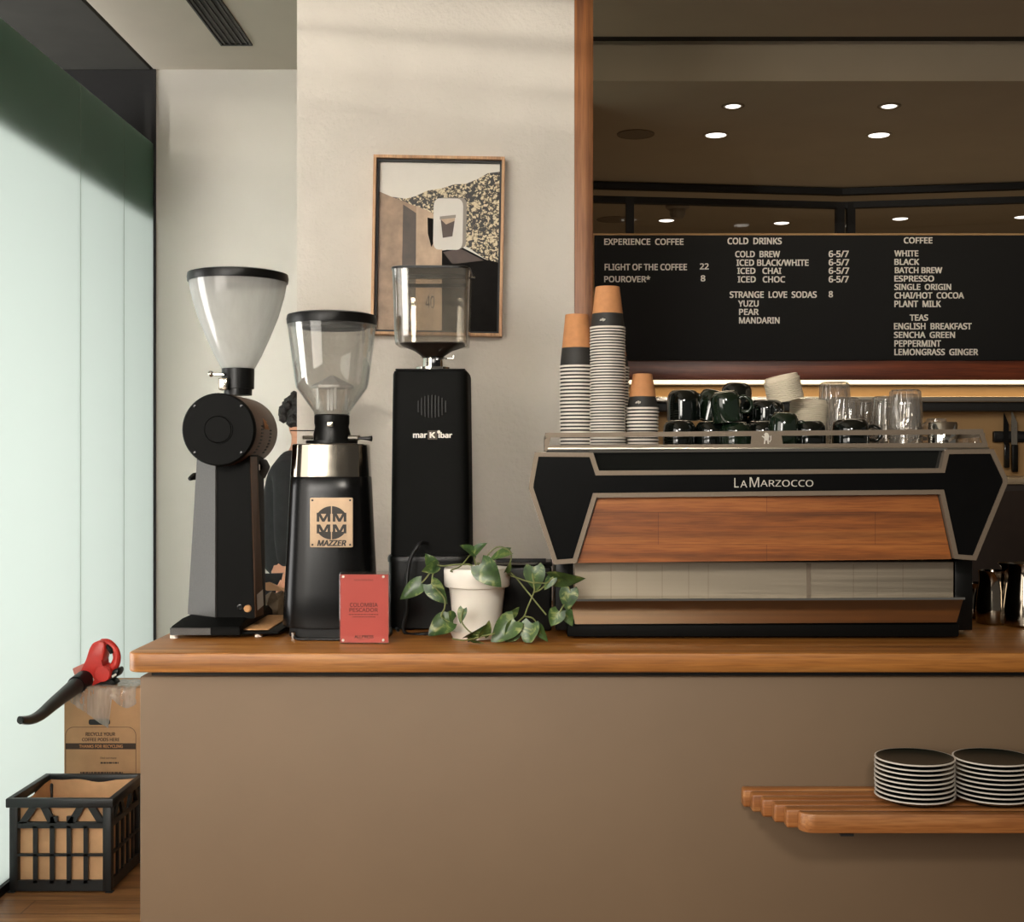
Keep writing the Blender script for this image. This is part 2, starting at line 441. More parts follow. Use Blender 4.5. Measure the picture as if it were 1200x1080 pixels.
def tube(bm, pts, rad, seg=8, smooth=6, cap=True):
    P = smooth_path(pts, smooth) if smooth else [Vector(p) for p in pts]
    n = len(P)
    rads = [rad] * n if not isinstance(rad, (list, tuple)) else [rad[0] + (rad[-1] - rad[0]) * i / (n - 1) if len(rad) == 2 else
            (lambda u: rad[int(u)] + (rad[min(int(u) + 1, len(rad) - 1)] - rad[int(u)]) * (u - int(u)))(i * (len(rad) - 1) / (n - 1)) for i in range(n)]
    rings = []; up = Vector((0.13, 0.31, 0.94)).normalized()
    for i in range(n):
        t = (P[min(n - 1, i + 1)] - P[max(0, i - 1)]).normalized()
        if abs(t.dot(up)) > 0.98: up = Vector((0.9, 0.2, 0.1)).normalized()
        a = t.cross(up).normalized(); b = a.cross(t).normalized()
        rings.append([tuple(P[i] + rads[i] * (math.cos(2 * PI * k / seg) * a + math.sin(2 * PI * k / seg) * b)) for k in range(seg)])
        up = b
    return loft(bm, rings, cap, cap)

def sphere(bm, c, r, sub=2, squash=(1, 1, 1)):
    g = bmesh.ops.create_icosphere(bm, subdivisions=sub, radius=1)
    for v in g['verts']:
        v.co = Vector((v.co.x * r * squash[0] + c[0], v.co.y * r * squash[1] + c[1], v.co.z * r * squash[2] + c[2]))
    return bm

def find_font():
    try:
        import os
        p = os.path.join(bpy.utils.system_resource('DATAFILES'), 'fonts', 'NotoSansMath-Regular.woff2')
        return bpy.data.fonts.load(p)
    except Exception:
        return None
FONT = find_font()

def text_into(bm, body, x0, x1, z0, z1, y, depth=0.002, bold=0.0, rot=0.0, shear=0.0):
    """lettering fitted into the box x0..x1, z0..z1, facing the camera side (-y)"""
    cu = bpy.data.curves.new('lettering_curve', 'FONT')
    cu.body = body; cu.size = 1.0
    if FONT: cu.font = FONT
    cu.size = 1.0; cu.resolution_u = 2; cu.shear = shear
    o = bpy.data.objects.new('lettering_curve', cu); C.objects.link(o)
    bpy.context.view_layer.update()
    dg = bpy.context.evaluated_depsgraph_get()
    me = bpy.data.meshes.new_from_object(o.evaluated_get(dg))
    bpy.data.objects.remove(o); bpy.data.curves.remove(cu)
    if len(me.vertices) == 0: return bm
    xs = [v.co.x for v in me.vertices]; ys = [v.co.y for v in me.vertices]
    ax, bx, ay, by = min(xs) - bold, max(xs) + bold, min(ys) - bold * .7, max(ys) + bold * .7
    t = bmesh.new(); lay = 0
    for dx, dy in (((0, 0),) if not bold else ((-bold, -bold * .7), (bold, -bold * .7), (-bold, bold * .7), (bold, bold * .7))):
        n0 = len(t.verts); t.from_mesh(me); t.verts.ensure_lookup_table(); lay += 1
        for v in t.verts[n0:]: v.co.x += dx; v.co.y += dy; v.co.z = lay
    bpy.data.meshes.remove(me)
    ex = bmesh.ops.extrude_face_region(t, geom=list(t.faces))
    nv = [g for g in ex['geom'] if isinstance(g, bmesh.types.BMVert)]
    nvs = set(nv)
    cx, cz = (x0 + x1) / 2, (z0 + z1) / 2
    mp = {}
    for v in t.verts:
        px = x0 + (v.co.x - ax) / max(1e-6, bx - ax) * (x1 - x0)
        pz = z0 + (v.co.y - ay) / max(1e-6, by - ay) * (z1 - z0)
        if rot:
            dx, dz = px - cx, pz - cz
            px, pz = cx + dx * math.cos(rot) - dz * math.sin(rot), cz + dx * math.sin(rot) + dz * math.cos(rot)
        mp[v.index if v.index >= 0 else id(v)] = 0
        v.co = (px, y - (depth * (1 + .06 * v.co.z) if v in nvs else 0.0), pz)
    tm = bpy.data.meshes.new('tmp'); t.to_mesh(tm); t.free()
    bm.from_mesh(tm); bpy.data.meshes.remove(tm)
    return bm

# ------------------------------------------------------------------ object helpers
def finish(name, bm, mat, smooth=35, recalc=True):
    if recalc: bmesh.ops.recalc_face_normals(bm, faces=list(bm.faces))
    me = bpy.data.meshes.new(name); bm.to_mesh(me); bm.free()
    for m in (mat if isinstance(mat, (list, tuple)) else [mat]): me.materials.append(MT[m] if isinstance(m, str) else m)
    if smooth:
        for p in me.polygons: p.use_smooth = True
        me.set_sharp_from_angle(angle=math.radians(smooth))
    else:
        for p in me.polygons: p.use_smooth = False
    return me

def tag(o, label=None, cat=None, group=None, kind=None):
    if label: o['label'] = label
    if cat: o['category'] = cat
    if group: o['group'] = group
    if kind: o['kind'] = kind
    return o

def thing(name, label, cat, loc=(0, 0, 0), group=None, rot=(0, 0, 0)):
    o = bpy.data.objects.new(name, None); C.objects.link(o)
    o.empty_display_size = 0.05
    o.location = loc; o.rotation_euler = rot
    return tag(o, label, cat, group)

def root_loc(o):
    l = Vector((0, 0, 0))
    while o is not None:
        l += Vector(o.location); o = o.parent
    return l

def part(name, bm, mat, parent, smooth=35, label=None, local=False, recalc=True, kind=None):
    me = finish(name, bm, mat, smooth, recalc)
    if not local: me.transform(Matrix.Translation(-root_loc(parent)))
    o = bpy.data.objects.new(name, me); C.objects.link(o); o.parent = parent
    if label: o['label'] = label
    if kind: o['kind'] = kind
    return o

def solo(name, bm, mat, label, cat, loc, group=None, smooth=35, local=False, kind=None, rot=(0, 0, 0)):
    me = finish(name, bm, mat, smooth)
    if not local: me.transform(Matrix.Translation(-Vector(loc)))
    o = bpy.data.objects.new(name, me); C.objects.link(o)
    o.location = loc; o.rotation_euler = rot
    return tag(o, label, cat, group, kind)

def struct(name, bm, mat, parent=None, smooth=30):
    me = finish(name, bm, mat, smooth)
    o = bpy.data.objects.new(name, me); C.objects.link(o)
    if parent: o.parent = parent
    else: o['kind'] = 'structure'
    return o

def dup(o, loc=None, rot=None, label=None, group=None):
    r = o.copy(); C.objects.link(r)
    if loc is not None: r.location = loc
    if rot is not None: r.rotation_euler = rot
    if label: r['label'] = label
    if group: r['group'] = group
    for ch in list(o.children):
        c = ch.copy(); C.objects.link(c); c.parent = r
        for g in list(ch.children):
            d = g.copy(); C.objects.link(d); d.parent = c
    return r

# ================================================================== THE ROOM
GX = -1.735          # plane of the frosted glass partition
CEIL = 3.17; BACK = 5.79; WALLB = 4.62; CTOP = 1.019
PX0, PX1 = X(348, 3.5), X(673, 3.5)
TX1 = X(695, 3.5)

bm = nb(); box(bm, GX - 0.06, 5.2, -3.5, 5.9, -0.06, 0.0); struct('floor', bm, 'floor_wood')
bm = nb(); box(bm, -6.5, GX - 0.06, -3.5, 8.0, -0.1, -0.04); o = struct('ground_outside', bm, 'outpave')
# back wall of the passage, and its dark continuation beyond the glass
bm = nb(); box(bm, GX, 0.20, BACK, BACK + 0.12, 0, CEIL); struct('wall_back', bm, 'wallpaint')
bm = nb(); box(bm, -4.6, GX - 0.001, BACK + 0.005, BACK + 0.12, -0.04, CEIL); struct('wall_outside', bm, 'dark')
# pillar behind the grinders
bm = nb(); box(bm, PX0, PX1, 3.5, 4.35, 0, CEIL); struct('wall_middle', bm, 'plaster')
bm = nb(); box(bm, PX1 + 0.0005, TX1, 3.494, 4.6, 0, CEIL, 0.002); struct('trim_1', bm, 'trim_wood')
# bar back wall, opening above it
ZB = Z(275, WALLB)
bm = nb(); box(bm, PX1 - 0.02, 4.6, WALLB, WALLB + 0.1, 0, ZB + 0.005); struct('wall_right', bm, 'barwall')
# ceilings
bm = nb(); box(bm, GX, PX0 + 0.35, -3.5, BACK, CEIL, CEIL + 0.08); struct('ceiling', bm, 'ceil')
bm = nb(); box(bm, PX0 + 0.352, 5.2, -3.5, 5.34, CEIL, CEIL + 0.08); struct('ceiling', bm, 'ceil_bar')
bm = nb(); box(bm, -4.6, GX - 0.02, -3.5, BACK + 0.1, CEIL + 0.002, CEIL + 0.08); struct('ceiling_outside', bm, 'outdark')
# dark slot between bar ceiling and bulkhead, bulkhead, lower ceiling beyond
bm = nb(); box(bm, PX1, 5.2, 5.342, 5.458, CEIL + 0.02, CEIL + 0.14); struct('trim_2', bm, 'dark')
ZL = Z(95, 5.46)
bm = nb(); box(bm, PX1, 5.2, 5.46, 6.22, ZL, CEIL + 0.14); struct('ceiling_bulkhead', bm, 'ceil_bar')
bm = nb(); box(bm, PX1 - 0.6, 5.4, 6.222, 10.2, ZL + 0.012, ZL + 0.1); struct('ceiling', bm, 'ceil_bar')
bm = nb(); box(bm, PX1 - 0.6, 5.4, 9.9, 10.0, 0, ZL); struct('wall_far', bm, 'ceil_bar')
bm = nb(); box(bm, 5.2, 5.3, 3.0, 10.0, 0, CEIL + 0.2); struct('wall_side', bm, 'ceil_bar')
bm = nb(); box(bm, PX1 - 0.62, PX1 - 0.5, BACK + 0.13, 10.0, 0, CEIL + 0.2); struct('wall_inner', bm, 'ceil_bar')
bm = nb(); box(bm, PX1 - 0.6, 5.4, 5.92, 10.0, -0.06, 0.0); struct('floor', bm, 'floor_wood')

# frosted glass partition: panels with visible joints, head rail, bottom channel, end post
ZG = Z(169, BACK)
win = bpy.data.objects.new('window_1', None); C.objects.link(win); win['kind'] = 'structure'
yj = [3.05, 4.86, 5.37, BACK - 0.004]
for a, b in zip(yj[:-1], yj[1:]):
    bm = nb(); box(bm, GX - 0.012, GX, a + 0.0015, b - 0.0015, 0.03, ZG, 0.0012, 1); struct('pane', bm, 'pane', win)
for y in yj[1:-1]:
    bm = nb(); box(bm, GX - 0.011, GX + 0.0012, y - 0.0015, y + 0.0015, 0.03, ZG); struct('joint', bm, 'acrylic', win)
bm = nb(); box(bm, GX - 0.03, GX + 0.012, 3.05, BACK - 0.002, 0.0, 0.03); struct('bottom_channel', bm, 'dark', win)
bm = nb(); box(bm, GX - 0.008, GX + 0.010, BACK - 0.012, BACK - 0.001, 0.03, CEIL - 0.001); struct('end_channel', bm, 'dark', win)
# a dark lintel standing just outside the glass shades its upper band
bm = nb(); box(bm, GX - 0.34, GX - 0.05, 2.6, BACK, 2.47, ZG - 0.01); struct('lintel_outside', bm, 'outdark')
# clear shop window nearer the camera: posts only seen from the side
win2 = bpy.data.objects.new('window_2', None); C.objects.link(win2); win2['kind'] = 'structure'
bm = nb(); box(bm, GX - 0.03, GX + 0.03, 2.97, 3.04, 0, CEIL); struct('post', bm, 'dark', win2)
bm = nb(); box(bm, GX - 0.03, GX + 0.03, -3.5, 2.97, ZG, ZG + 0.06); struct('head_rail', bm, 'dark', win2)

# unseen slit board added to cut the streak spot into bands
bm = nb(); la, lb = 0.9, 0.9
for dz, h, sl in ((0.112, .0022, .13), (0.1225, .0032, .10), (0.1315, .0018, .085), (0.1400, .0034, .07), (0.149, .0016, .05)):
    za, zb_ = 1.9 + dz + .05 * sl, 1.9 + dz - .70 * sl
    prism(bm, [(-1.80, la), (-1.0, lb), (-1.0, zb_ - h / 2), (-1.80, za - h / 2)], -2.206, -2.194); la, lb = za + h / 2, zb_ + h / 2
prism(bm, [(-1.80, la), (-1.0, lb), (-1.0, 2.95), (-1.80, 2.95)], -2.206, -2.194)
prism(bm, [(-2.4, .9), (-1.801, .9), (-1.801, 2.95), (-2.4, 2.95)], -2.206, -2.194)
struct('streak_mask', bm, 'dark', win2)

# black framed glazing far behind the bar
gl = bpy.data.objects.new('window_3', None); C.objects.link(gl); gl['kind'] = 'structure'
def bar3(a, b, w, h, name='frame_bar'):
    bm = nb(); a = Vector(a); b = Vector(b); d = (b - a).normalized()
    side = Vector((-d.y, d.x, 0)) if abs(d.z) < 0.5 else Vector((1, 0, 0))
    up = d.cross(side)
    R = []
    for p in (a, b):
        R.append([tuple(p + side * (w * sx) + up * (h * sz)) for sx, sz in ((-.5, -.5), (.5, -.5), (.5, .5), (-.5, .5))])
    loft(bm, R); struct(name, bm, 'dark', gl)
DA, DB, DC = 7.42, 7.66, 7.40
PA, PB, PC = (X(600, DA), DA), (X(986, DB), DB), (X(1330, DC), DC)
for (p, q) in ((PA, PB), (PB, PC)):
    for py in (218.5, 234.5):
        za = Z(py, 7.5)
        bar3((p[0], p[1], za), (q[0], q[1], za), 0.05, 0.036)
def vbar(px, d):
    bm = nb(); box(bm, X(px - 4.6, d), X(px + 4.6, d), d - 0.03, d + 0.03, 1.0, Z(232, 7.5)); struct('mullion', bm, 'dark', gl)
vbar(738, 7.5); vbar(984, DB); vbar(996.5, DB - 0.005); vbar(1290, 7.45)
for (p, q) in ((PA, PB), (PB, PC)):
    bm = nb(); v = [bm.verts.new(c) for c in ((p[0], p[1], 1.0), (q[0], q[1], 1.0), (q[0], q[1], Z(236, 7.5)), (p[0], p[1], Z(236, 7.5)))]
    bm.faces.new(v); ex = bmesh.ops.extrude_face_region(bm, geom=list(bm.faces))
    for g in ex['geom']:
        if isinstance(g, bmesh.types.BMVert): g.co.y += 0.006
    struct('glazing', bm, 'far_glass', gl)

# ------------------------------------------------------------------ ceiling fittings
t = thing('ceiling_vent', 'long black slot vent in the pale ceiling at top left', 'vent', (X(277, 5.44), 4.4, CEIL))
x0, x1 = X(259, 5.44), X(296, 5.44)
bm = nb(); ring_prism(bm, [(x0, -0.0), (x1, 0.0), (x1, 1.0), (x0, 1.0)], [(x0 + .008, .008), (x1 - .008, .008), (x1 - .008, .992), (x0 + .008, .992)], -0.004, 0.004)
for v in bm.verts: v.co = (v.co.x, 3.4 + v.co.z * 2.04, CEIL - 0.004 + v.co.y * 0.9)
part('frame', bm, 'black_satin', t)
bm = nb()
for k in range(5):
    xx = x0 + 0.02 + k * (x1 - x0 - 0.04) / 4
    box(bm, xx - 0.004, xx + 0.004, 3.41, 5.43, CEIL - 0.006, CEIL - 0.0005)
part('slats', bm, 'black_satin', t)
bm = nb(); box(bm, x0 + 0.006, x1 - 0.006, 3.408, 5.432, CEIL - 0.0012, CEIL - 0.0002); part('backing', bm, 'dark', t)

def downlight(px, py, w, zc, label, group, power=0, tilt=False):
    d = (zc - CZ) * F / (VY - py); x = X(px, d); r = w / 2 * S(d)
    t = thing('downlight', label, 'ceiling light', (x, d, zc), group)
    bm = nb(); lathe(bm, [(r, zc), (r, zc - 0.003), (r * 0.84, zc - 0.004), (r * 0.78, zc - 0.0015)], x, d, 28, cap0=True, cap1=False); part('trim_ring', bm, 'white' if tilt else 'ceil_bar', t)
    bm = nb(); lathe(bm, [(r * 0.80, zc - 0.0022), (r * 0.62, zc - 0.0055), (r * 0.1, zc - 0.0062)], x, d, 24); part('lens', bm, 'lamp', t)
    if tilt:
        bm = nb(); lathe(bm, [(r * 1.25, zc - 0.0002), (r * 1.25, zc - 0.0025), (r * 1.0, zc - 0.0034), (r * 1.0, zc - 0.0002)], x, d, 28, cap0=False, cap1=False); part('bezel', bm, 'speaker', t)
    if power:
        l = bpy.data.lights.new('downlight_lamp', 'SPOT'); l.energy = power; l.spot_size = 2.2; l.spot_blend = 0.8; l.color = (1.0, 0.80, 0.56); l.shadow_soft_size = 0.05
        o = bpy.data.objects.new('downlight_lamp', l); C.objects.link(o); o.location = (x, d, zc - 0.03)
ZL2 = ZL + 0.012
downlight(859, 124, 22, ZL, 'gimbal downlight in the bulkhead, left one of the front pair', 'downlights behind the bar', 9, True)
downlight(1042, 124, 22, ZL, 'gimbal downlight in the bulkhead, right one of the front pair', 'downlights behind the bar', 9, True)
downlight(839, 158, 30, ZL2, 'flush round downlight to the right of the dark ceiling speaker', 'downlights behind the bar', 9)
downlight(1030, 158, 30, ZL2, 'flush round downlight below the right gimbal downlight', 'downlights behind the bar', 9)
for px, py, lb in ((781, 258, 'small flush downlight beside the smoke detector above the menu board'), (916, 261, 'small flush downlight above the COLD DRINKS heading'),
                   (1055, 256, 'small flush downlight above the COFFEE heading'), (1198, 254, 'small flush downlight cut by the right edge of the photo')):
    downlight(px, py, 22, ZL2, lb, 'downlights behind the bar', 5)
def disc(px, py, w, zc, label):
    d = (zc - CZ) * F / (VY - py); x = X(px, d); r = w / 2 * S(d)
    t = thing('ceiling_speaker', label, 'speaker', (x, d, zc))
    bm = nb(); lathe(bm, [(r, zc), (r, zc - 0.004), (r * 0.93, zc - 0.005), (r * 0.92, zc - 0.003)], x, d, 32, cap1=False); part('rim', bm, 'speaker', t)
    bm = nb(); lathe(bm, [(r * 0.92, zc - 0.0032), (r * 0.5, zc - 0.0045), (r * 0.05, zc - 0.005)], x, d, 32); part('grille', bm, 'speaker', t)
disc(745, 157, 44, ZL2, 'dark round ceiling speaker left of the flush downlights')
disc(719, 257, 40, ZL2, 'dark round ceiling speaker just above the left end of the menu board')
d = (ZL2 - CZ) * F / (VY - 240); x = X(794, d)
t = thing('smoke_detector', 'small pale smoke detector dome on the ceiling above the menu board', 'smoke detector', (x, d, ZL2))
bm = nb(); lathe(bm, [(0.075, ZL2), (0.075, ZL2 - 0.02), (0.062, ZL2 - 0.03)], x, d, 24); part('base', bm, 'p_grey', t)
bm = nb(); lathe(bm, [(0.05, ZL2 - 0.03), (0.05, ZL2 - 0.06), (0.035, ZL2 - 0.085), (0.01, ZL2 - 0.09)], x, d, 24); part('sensor_head', bm, 'p_grey', t)

# ================================================================== COUNTER
t = thing('counter', 'taupe painted counter front under the timber top', 'counter', (0.5, 2.9, 0))
bm = nb(); box(bm, X(164, 2.58), 2.2, 2.58, 3.3, 0.0, 0.966, 0.003); part('body', bm, 'taupe', t)
bm = nb(); box(bm, X(164, 2.58) + 0.02, 2.2, 2.592, 3.28, 0.966, 0.9795); part('shadow_gap_strip', bm, 'dark', t)
# worktop with rounded front corner
cx0, cy0, cy1, r = X(147, 2.54), 2.54, 3.495, 0.03
pts = []
for i in range(7):
    a = PI + (PI / 2) * i / 6
    pts.append((cx0 + r + r * math.cos(a), cy0 + r + r * math.sin(a)))
pts += [(2.25, cy0), (2.25, cy1), (cx0, cy1)]
bm = nb()
a = [bm.verts.new((x, y, CTOP - 0.039)) for x, y in pts]; b = [bm.verts.new((x, y, CTOP)) for x, y in pts]
fa = [bm.faces.new(a[::-1]), bm.faces.new(b)]
for i in range(len(pts)): fa.append(bm.faces.new((a[i], a[(i + 1) % len(pts)], b[(i + 1) % len(pts)], b[i])))
bmesh.ops.recalc_face_normals(bm, faces=fa)
ed = [e for e in bm.edges if abs(e.verts[0].co.z - e.verts[1].co.z) < 1e-6]
bmesh.ops.bevel(bm, geom=ed, offset=0.004, segments=3, affect='EDGES', profile=0.5)
solo('countertop', bm, 'counter_wood', 'long oiled timber countertop running above the taupe counter', 'countertop', (0.5, 2.9, CTOP - 0.039))

# slatted shelf on the counter front
t = thing('wall_shelf', 'slatted hardwood shelf fixed to the taupe counter front', 'shelf', (1.0, 2.5, Z(920, 2.58) - 0.036))
zs = Z(920, 2.58)
bm = nb()
for k in range(6):
    yb = 2.578 - k * 0.0362; yf = yb - 0.0290
    xl = X(868, 2.58) + [0, 0.012, 0.026, 0.042, 0.058, 0.078][k]
    zt = zs
    if k < 5:
        box(bm, xl, 1.6, yf, yb, zt - 0.036, zt, 0.005, 3)
    else:
        rr = 0.028; pts = [(1.6, yb), (xl, yb)]
        for i in range(8):
            an = PI + PI / 2 * i / 7
            pts.append((xl + rr + rr * math.cos(an), yf + rr + rr * math.sin(an)))
        pts.append((1.6, yf))
        a = [bm.verts.new((x, y, zt - 0.036)) for x, y in pts]; b = [bm.verts.new((x, y, zt)) for x, y in pts]
        fa = [bm.faces.new(a), bm.faces.new(b[::-1])]
        for i in range(len(pts)): fa.append(bm.faces.new((a[i], b[i], b[(i + 1) % len(pts)], a[(i + 1) % len(pts)])))
        bmesh.ops.recalc_face_normals(bm, faces=fa)
        ed = [e for e in bm.edges if e in {ee for f in fa for ee in f.edges} and abs(e.verts[0].co.z - e.verts[1].co.z) < 1e-6]
        bmesh.ops.bevel(bm, geom=ed, offset=0.004, segments=2, affect='EDGES', profile=0.5)
part('shelf_board', bm, 'shelf_wood', t)
for px in (990, 1290):
    bm = nb(); xx = X(px, 2.4); box(bm, xx - 0.012, xx + 0.012, 2.38, 2.579, zs - 0.044, zs - 0.0362); part('bracket', bm, 'dark', t)

# plates on the shelf
def plate_mesh():
    bm = nb(); r = 0.0755
    lathe(bm, [(0.045, 0.0), (0.048, 0.0), (0.05, 0.003), (r - 0.006, 0.0085), (r, 0.0125), (r, 0.0145), (r - 0.003, 0.0148), (r - 0.008, 0.011), (0.05, 0.0075), (0.02, 0.0062), (0.003, 0.006)], 0, 0, 56)
    me = finish('plate', bm, ['plate', 'white'], 40)
    for p in me.polygons:
        c = p.center; rr = math.hypot(c.x, c.y)
        if rr > 0.0735 and c.z > 0.0118: p.material_index = 1
    return me
pm = plate_mesh()
def plates(px, n, group, body, top):
    d = 2.462
    for k in range(n):
        o = bpy.data.objects.new('saucer', pm); C.objects.link(o)
        o.location = (X(px, d) + random.uniform(-.0008, .0008), d + random.uniform(-.0008, .0008), zs + 0.0003 + k * 0.0088)
        tag(o, top if k == n - 1 else body, 'plate', group)
plates(1072, 9, 'plates in the left shelf stack', 'dark green white-rimmed plate within the left stack on the slatted shelf', 'topmost dark green plate of the left stack on the slatted shelf')
plates(1164, 9, 'plates in the second shelf stack', 'dark green white-rimmed plate within the second stack on the slatted shelf', 'topmost dark green plate of the second stack on the slatted shelf')
plates(1257, 10, 'plates in the cut-off shelf stack', 'white-rimmed plate in the shelf stack cut by the right photo edge', 'topmost plate of the shelf stack cut by the right photo edge')

# ================================================================== PICTURE
D = 3.487
fx = lambda u: 0.0 + (u - 0.5) * PW
PW, PH = 152.5 * S(D), 208.5 * S(D)
pcx, pcz = X(513.8, D), Z(289.5, D)
t = thing('framed_picture', 'framed photograph of a cup sign on an ivy wall, hung on the pillar', 'picture', (pcx, D, pcz), rot=(0, math.radians(1.0), 0))
fx = lambda u: (u - 0.5) * PW; fz = lambda v: (0.5 - v) * PH
bm = nb(); w = 0.0075
o_ = [(-PW / 2, -PH / 2), (PW / 2, -PH / 2), (PW / 2, PH / 2), (-PW / 2, PH / 2)]
ring_prism(bm, o_, inset(o_, w), -0.03, 0.012); part('frame', bm, 'frame_wood', t, local=True)
i1 = inset(o_, w); bm = nb(); ring_prism(bm, i1, inset(i1, 0.006), -0.016, 0.0); part('shadow_gap', bm, 'dark', t, local=True)
i2 = inset(o_, w + 0.0061); ix0, ix1 = i2[0][0], i2[1][0]; iz0, iz1 = i2[0][1], i2[2][1]
U = lambda u: ix0 + u * (ix1 - ix0); V = lambda v: iz1 - v * (iz1 - iz0)
mats = ['p_sky', 'ivy', 'p_wall', 'p_lit', 'p_shade', 'p_dark', 'p_brown', 'p_white', 'p_grey']
layers = [  # material, layer, polygon
 (0, 0, [(0, 0), (1, 0), (1, 1), (0, 1)]),
 (1, 1, [(0.10, .205), (.22, .215), (.30, .20), (.40, .165), (.52, .15), (.62, .125), (.72, .12), (.82, .09), (.90, .055), (1, .045), (1, .60), (.90, .57), (.75, .50), (.60, .46), (.44, .40), (.34, .30), (.20, .235)]),
 (2, 2, [(0, .175), (.10, .205), (.22, .235), (.34, .27), (.45, .30), (.53, .34), (.53, 1), (0, 1)]),
 (3, 3, [(.31, .255), (.45, .30), (.53, .34), (.54, 1), (.32, 1)]),
 (4, 3, [(.20, .25), (.31, .30), (.32, 1), (.20, 1)]),
 (5, 4, [(.53, .52), (.70, .50), (.90, .57), (1, .585), (1, 1), (.54, 1)]),
 (6, 5, [(.54, .53), (.68, .505), (.88, .575), (.62, .60)]),
 (5, 4, [(.405, .325), (.47, .335), (.47, .46), (.44, .50), (.41, .42)]),
 (8, 6, [(c[0] + .03, c[1]) for c in roundrect(.46, .70, .205, .505, .04)]),
 (7, 7, roundrect(.455, .70, .21, .515, .045)),
 (6, 8, [(.515, .335), (.635, .325), (.615, .435), (.535, .445)]),
 (3, 9, [(.515, .335), (.635, .325), (.632, .342), (.56, .365)]),
 (8, 9, [(.508, .318), (.64, .306), (.64, .324), (.508, .337)]),
]
bm = nb()
for mi, ly, poly in layers:
    vs = [bm.verts.new((U(min(1, u)), -0.0005 - 0.00018 * ly, V(v))) for u, v in poly]
    f = bm.faces.new(vs); f.material_index = mi
    f.normal_update()
    if f.normal.y > 0: f.normal_flip()
part('print', bm, mats, t, smooth=0, local=True, recalc=False)
bm = nb(); text_into(bm, '40', U(.40), U(.475), V(.865), V(.79), -0.0026, 0.0002); part('lettering', bm, 'p_shade', t, local=True)

# ================================================================== MENU BOARD AND BAR WALL
DM = 4.588
t = thing('menu_board', 'black letter board menu with white letters above the bar', 'menu board', (X(980, DM), 4.6, Z(422, DM)))
bx0, bx1, bz0, bz1 = X(697, DM), X(1330, DM), Z(422, DM), Z(275.5, DM)
bm = nb(); box(bm, bx0, bx1, DM, 4.618, bz0, bz1, 0.001); part('board', bm, 'board', t)
cols = [
 [('EXPERIENCE  COFFEE', 708, 801, 279.5, 287), ('FLIGHT OF THE COFFEE', 708.5, 805, 309, 316.7), ('22', 820, 830.5, 308.5, 315.7), ('POUROVER*', 708, 762, 323, 330.7), ('8', 821, 826.5, 322.5, 329.7)],
 [('COLD  DRINKS', 852.5, 916, 278.5, 286.3), ('COLD  BREW', 861.5, 914, 294, 301.5), ('ICED BLACK/WHITE', 863, 947.5, 304, 311.5), ('ICED   CHAI', 864, 915.5, 313.7, 321), ('ICED   CHOC', 864.5, 920, 323.6, 331),
  ('STRANGE  LOVE  SODAS', 855, 957, 341.3, 349), ('YUZU', 865, 889, 352, 359.3), ('PEAR', 866, 889, 361.8, 369), ('MANDARIN', 866, 913.5, 371.6, 379)],
 [('6-5/7', 971, 994.5, 293.6, 301.3), ('6-5/7', 971, 995, 303.5, 311.2), ('6-5/7', 971, 995, 313.3, 321), ('6-5/7', 971, 994.5, 323.2, 331), ('8', 971, 976, 341, 348.4)],
 [('COFFEE', 1059, 1092.5, 278, 285.3), ('WHITE', 1048, 1076, 293.4, 300.4), ('BLACK', 1048, 1077, 303.2, 310.4), ('BATCH BREW', 1048.5, 1104, 313, 320.2), ('ESPRESSO', 1048, 1094.5, 322.8, 330), ('SINGLE  ORIGIN', 1048, 1114.5, 332.6, 339.8),
  ('CHAI/HOT  COCOA', 1048, 1129.5, 342.4, 349.8), ('PLANT  MILK', 1048, 1102.5, 352.2, 359.8), ('TEAS', 1066, 1087.5, 368.4, 375.8), ('ENGLISH  BREAKFAST', 1047.5, 1138.5, 378.4, 386), ('SENCHA  GREEN', 1047.5, 1119, 388.6, 396),
  ('PEPPERMINT', 1048, 1102.5, 398.6, 406.2), ('LEMONGRASS  GINGER', 1048, 1146, 408.6, 416.2)]]
for col in cols:
    for s, a, b, c, d in col:
        bm = nb()
        text_into(bm, s, X(a, DM), X(b, DM), Z(d, DM), Z(c, DM), DM + 0.0005, 0.0025, 0.02)
        part('lettering', bm, 'letter', t, smooth=0)
# timber rail below the board with a warm LED strip under it
D = 4.56
bm = nb(); box(bm, PX1 + 0.01, 3.2, D, 4.619, Z(445, D), Z(422.6, D), 0.002); struct('trim_3', bm, 'bar_wood')
t = thing('led_strip', 'glowing warm light strip under the dark timber rail', 'light strip', (1.5, D + .015, Z(449, D)))
bm = nb(); box(bm, PX1 + 0.1, 3.1, D + 0.002, D + 0.022, Z(449.4, D), Z(445.2, D)); part('diffuser', bm, 'led', t)
bm = nb(); box(bm, PX1 + 0.1, 3.1, D + 0.0225, D + 0.03, Z(450.5, D), Z(445.2, D)); part('channel', bm, 'steel', t)
area('led_strip_light', (1.45, D - 0.01, Z(452, D)), (1.45, D + 0.03, 1.0), 2.6, 0.03, 2.4, (1.0, 0.72, 0.38))
# steel rail shelf
D = 4.50
bm = nb(); box(bm, PX1 + 0.1, 3.1, D, 4.619, Z(471, D), Z(464.5, D), 0.002); part_o = None
t = thing('steel_shelf', 'slim steel shelf on the ochre wall below the light strip', 'shelf', (1.5, D, Z(480, D)))
part('shelf_plate', bm, 'steel', t)
bm = nb(); box(bm, PX1 + 0.1, 3.1, D + 0.02, 4.619, Z(481, D), Z(471.2, D), 0.001); part('lower_rail', bm, 'dark', t)
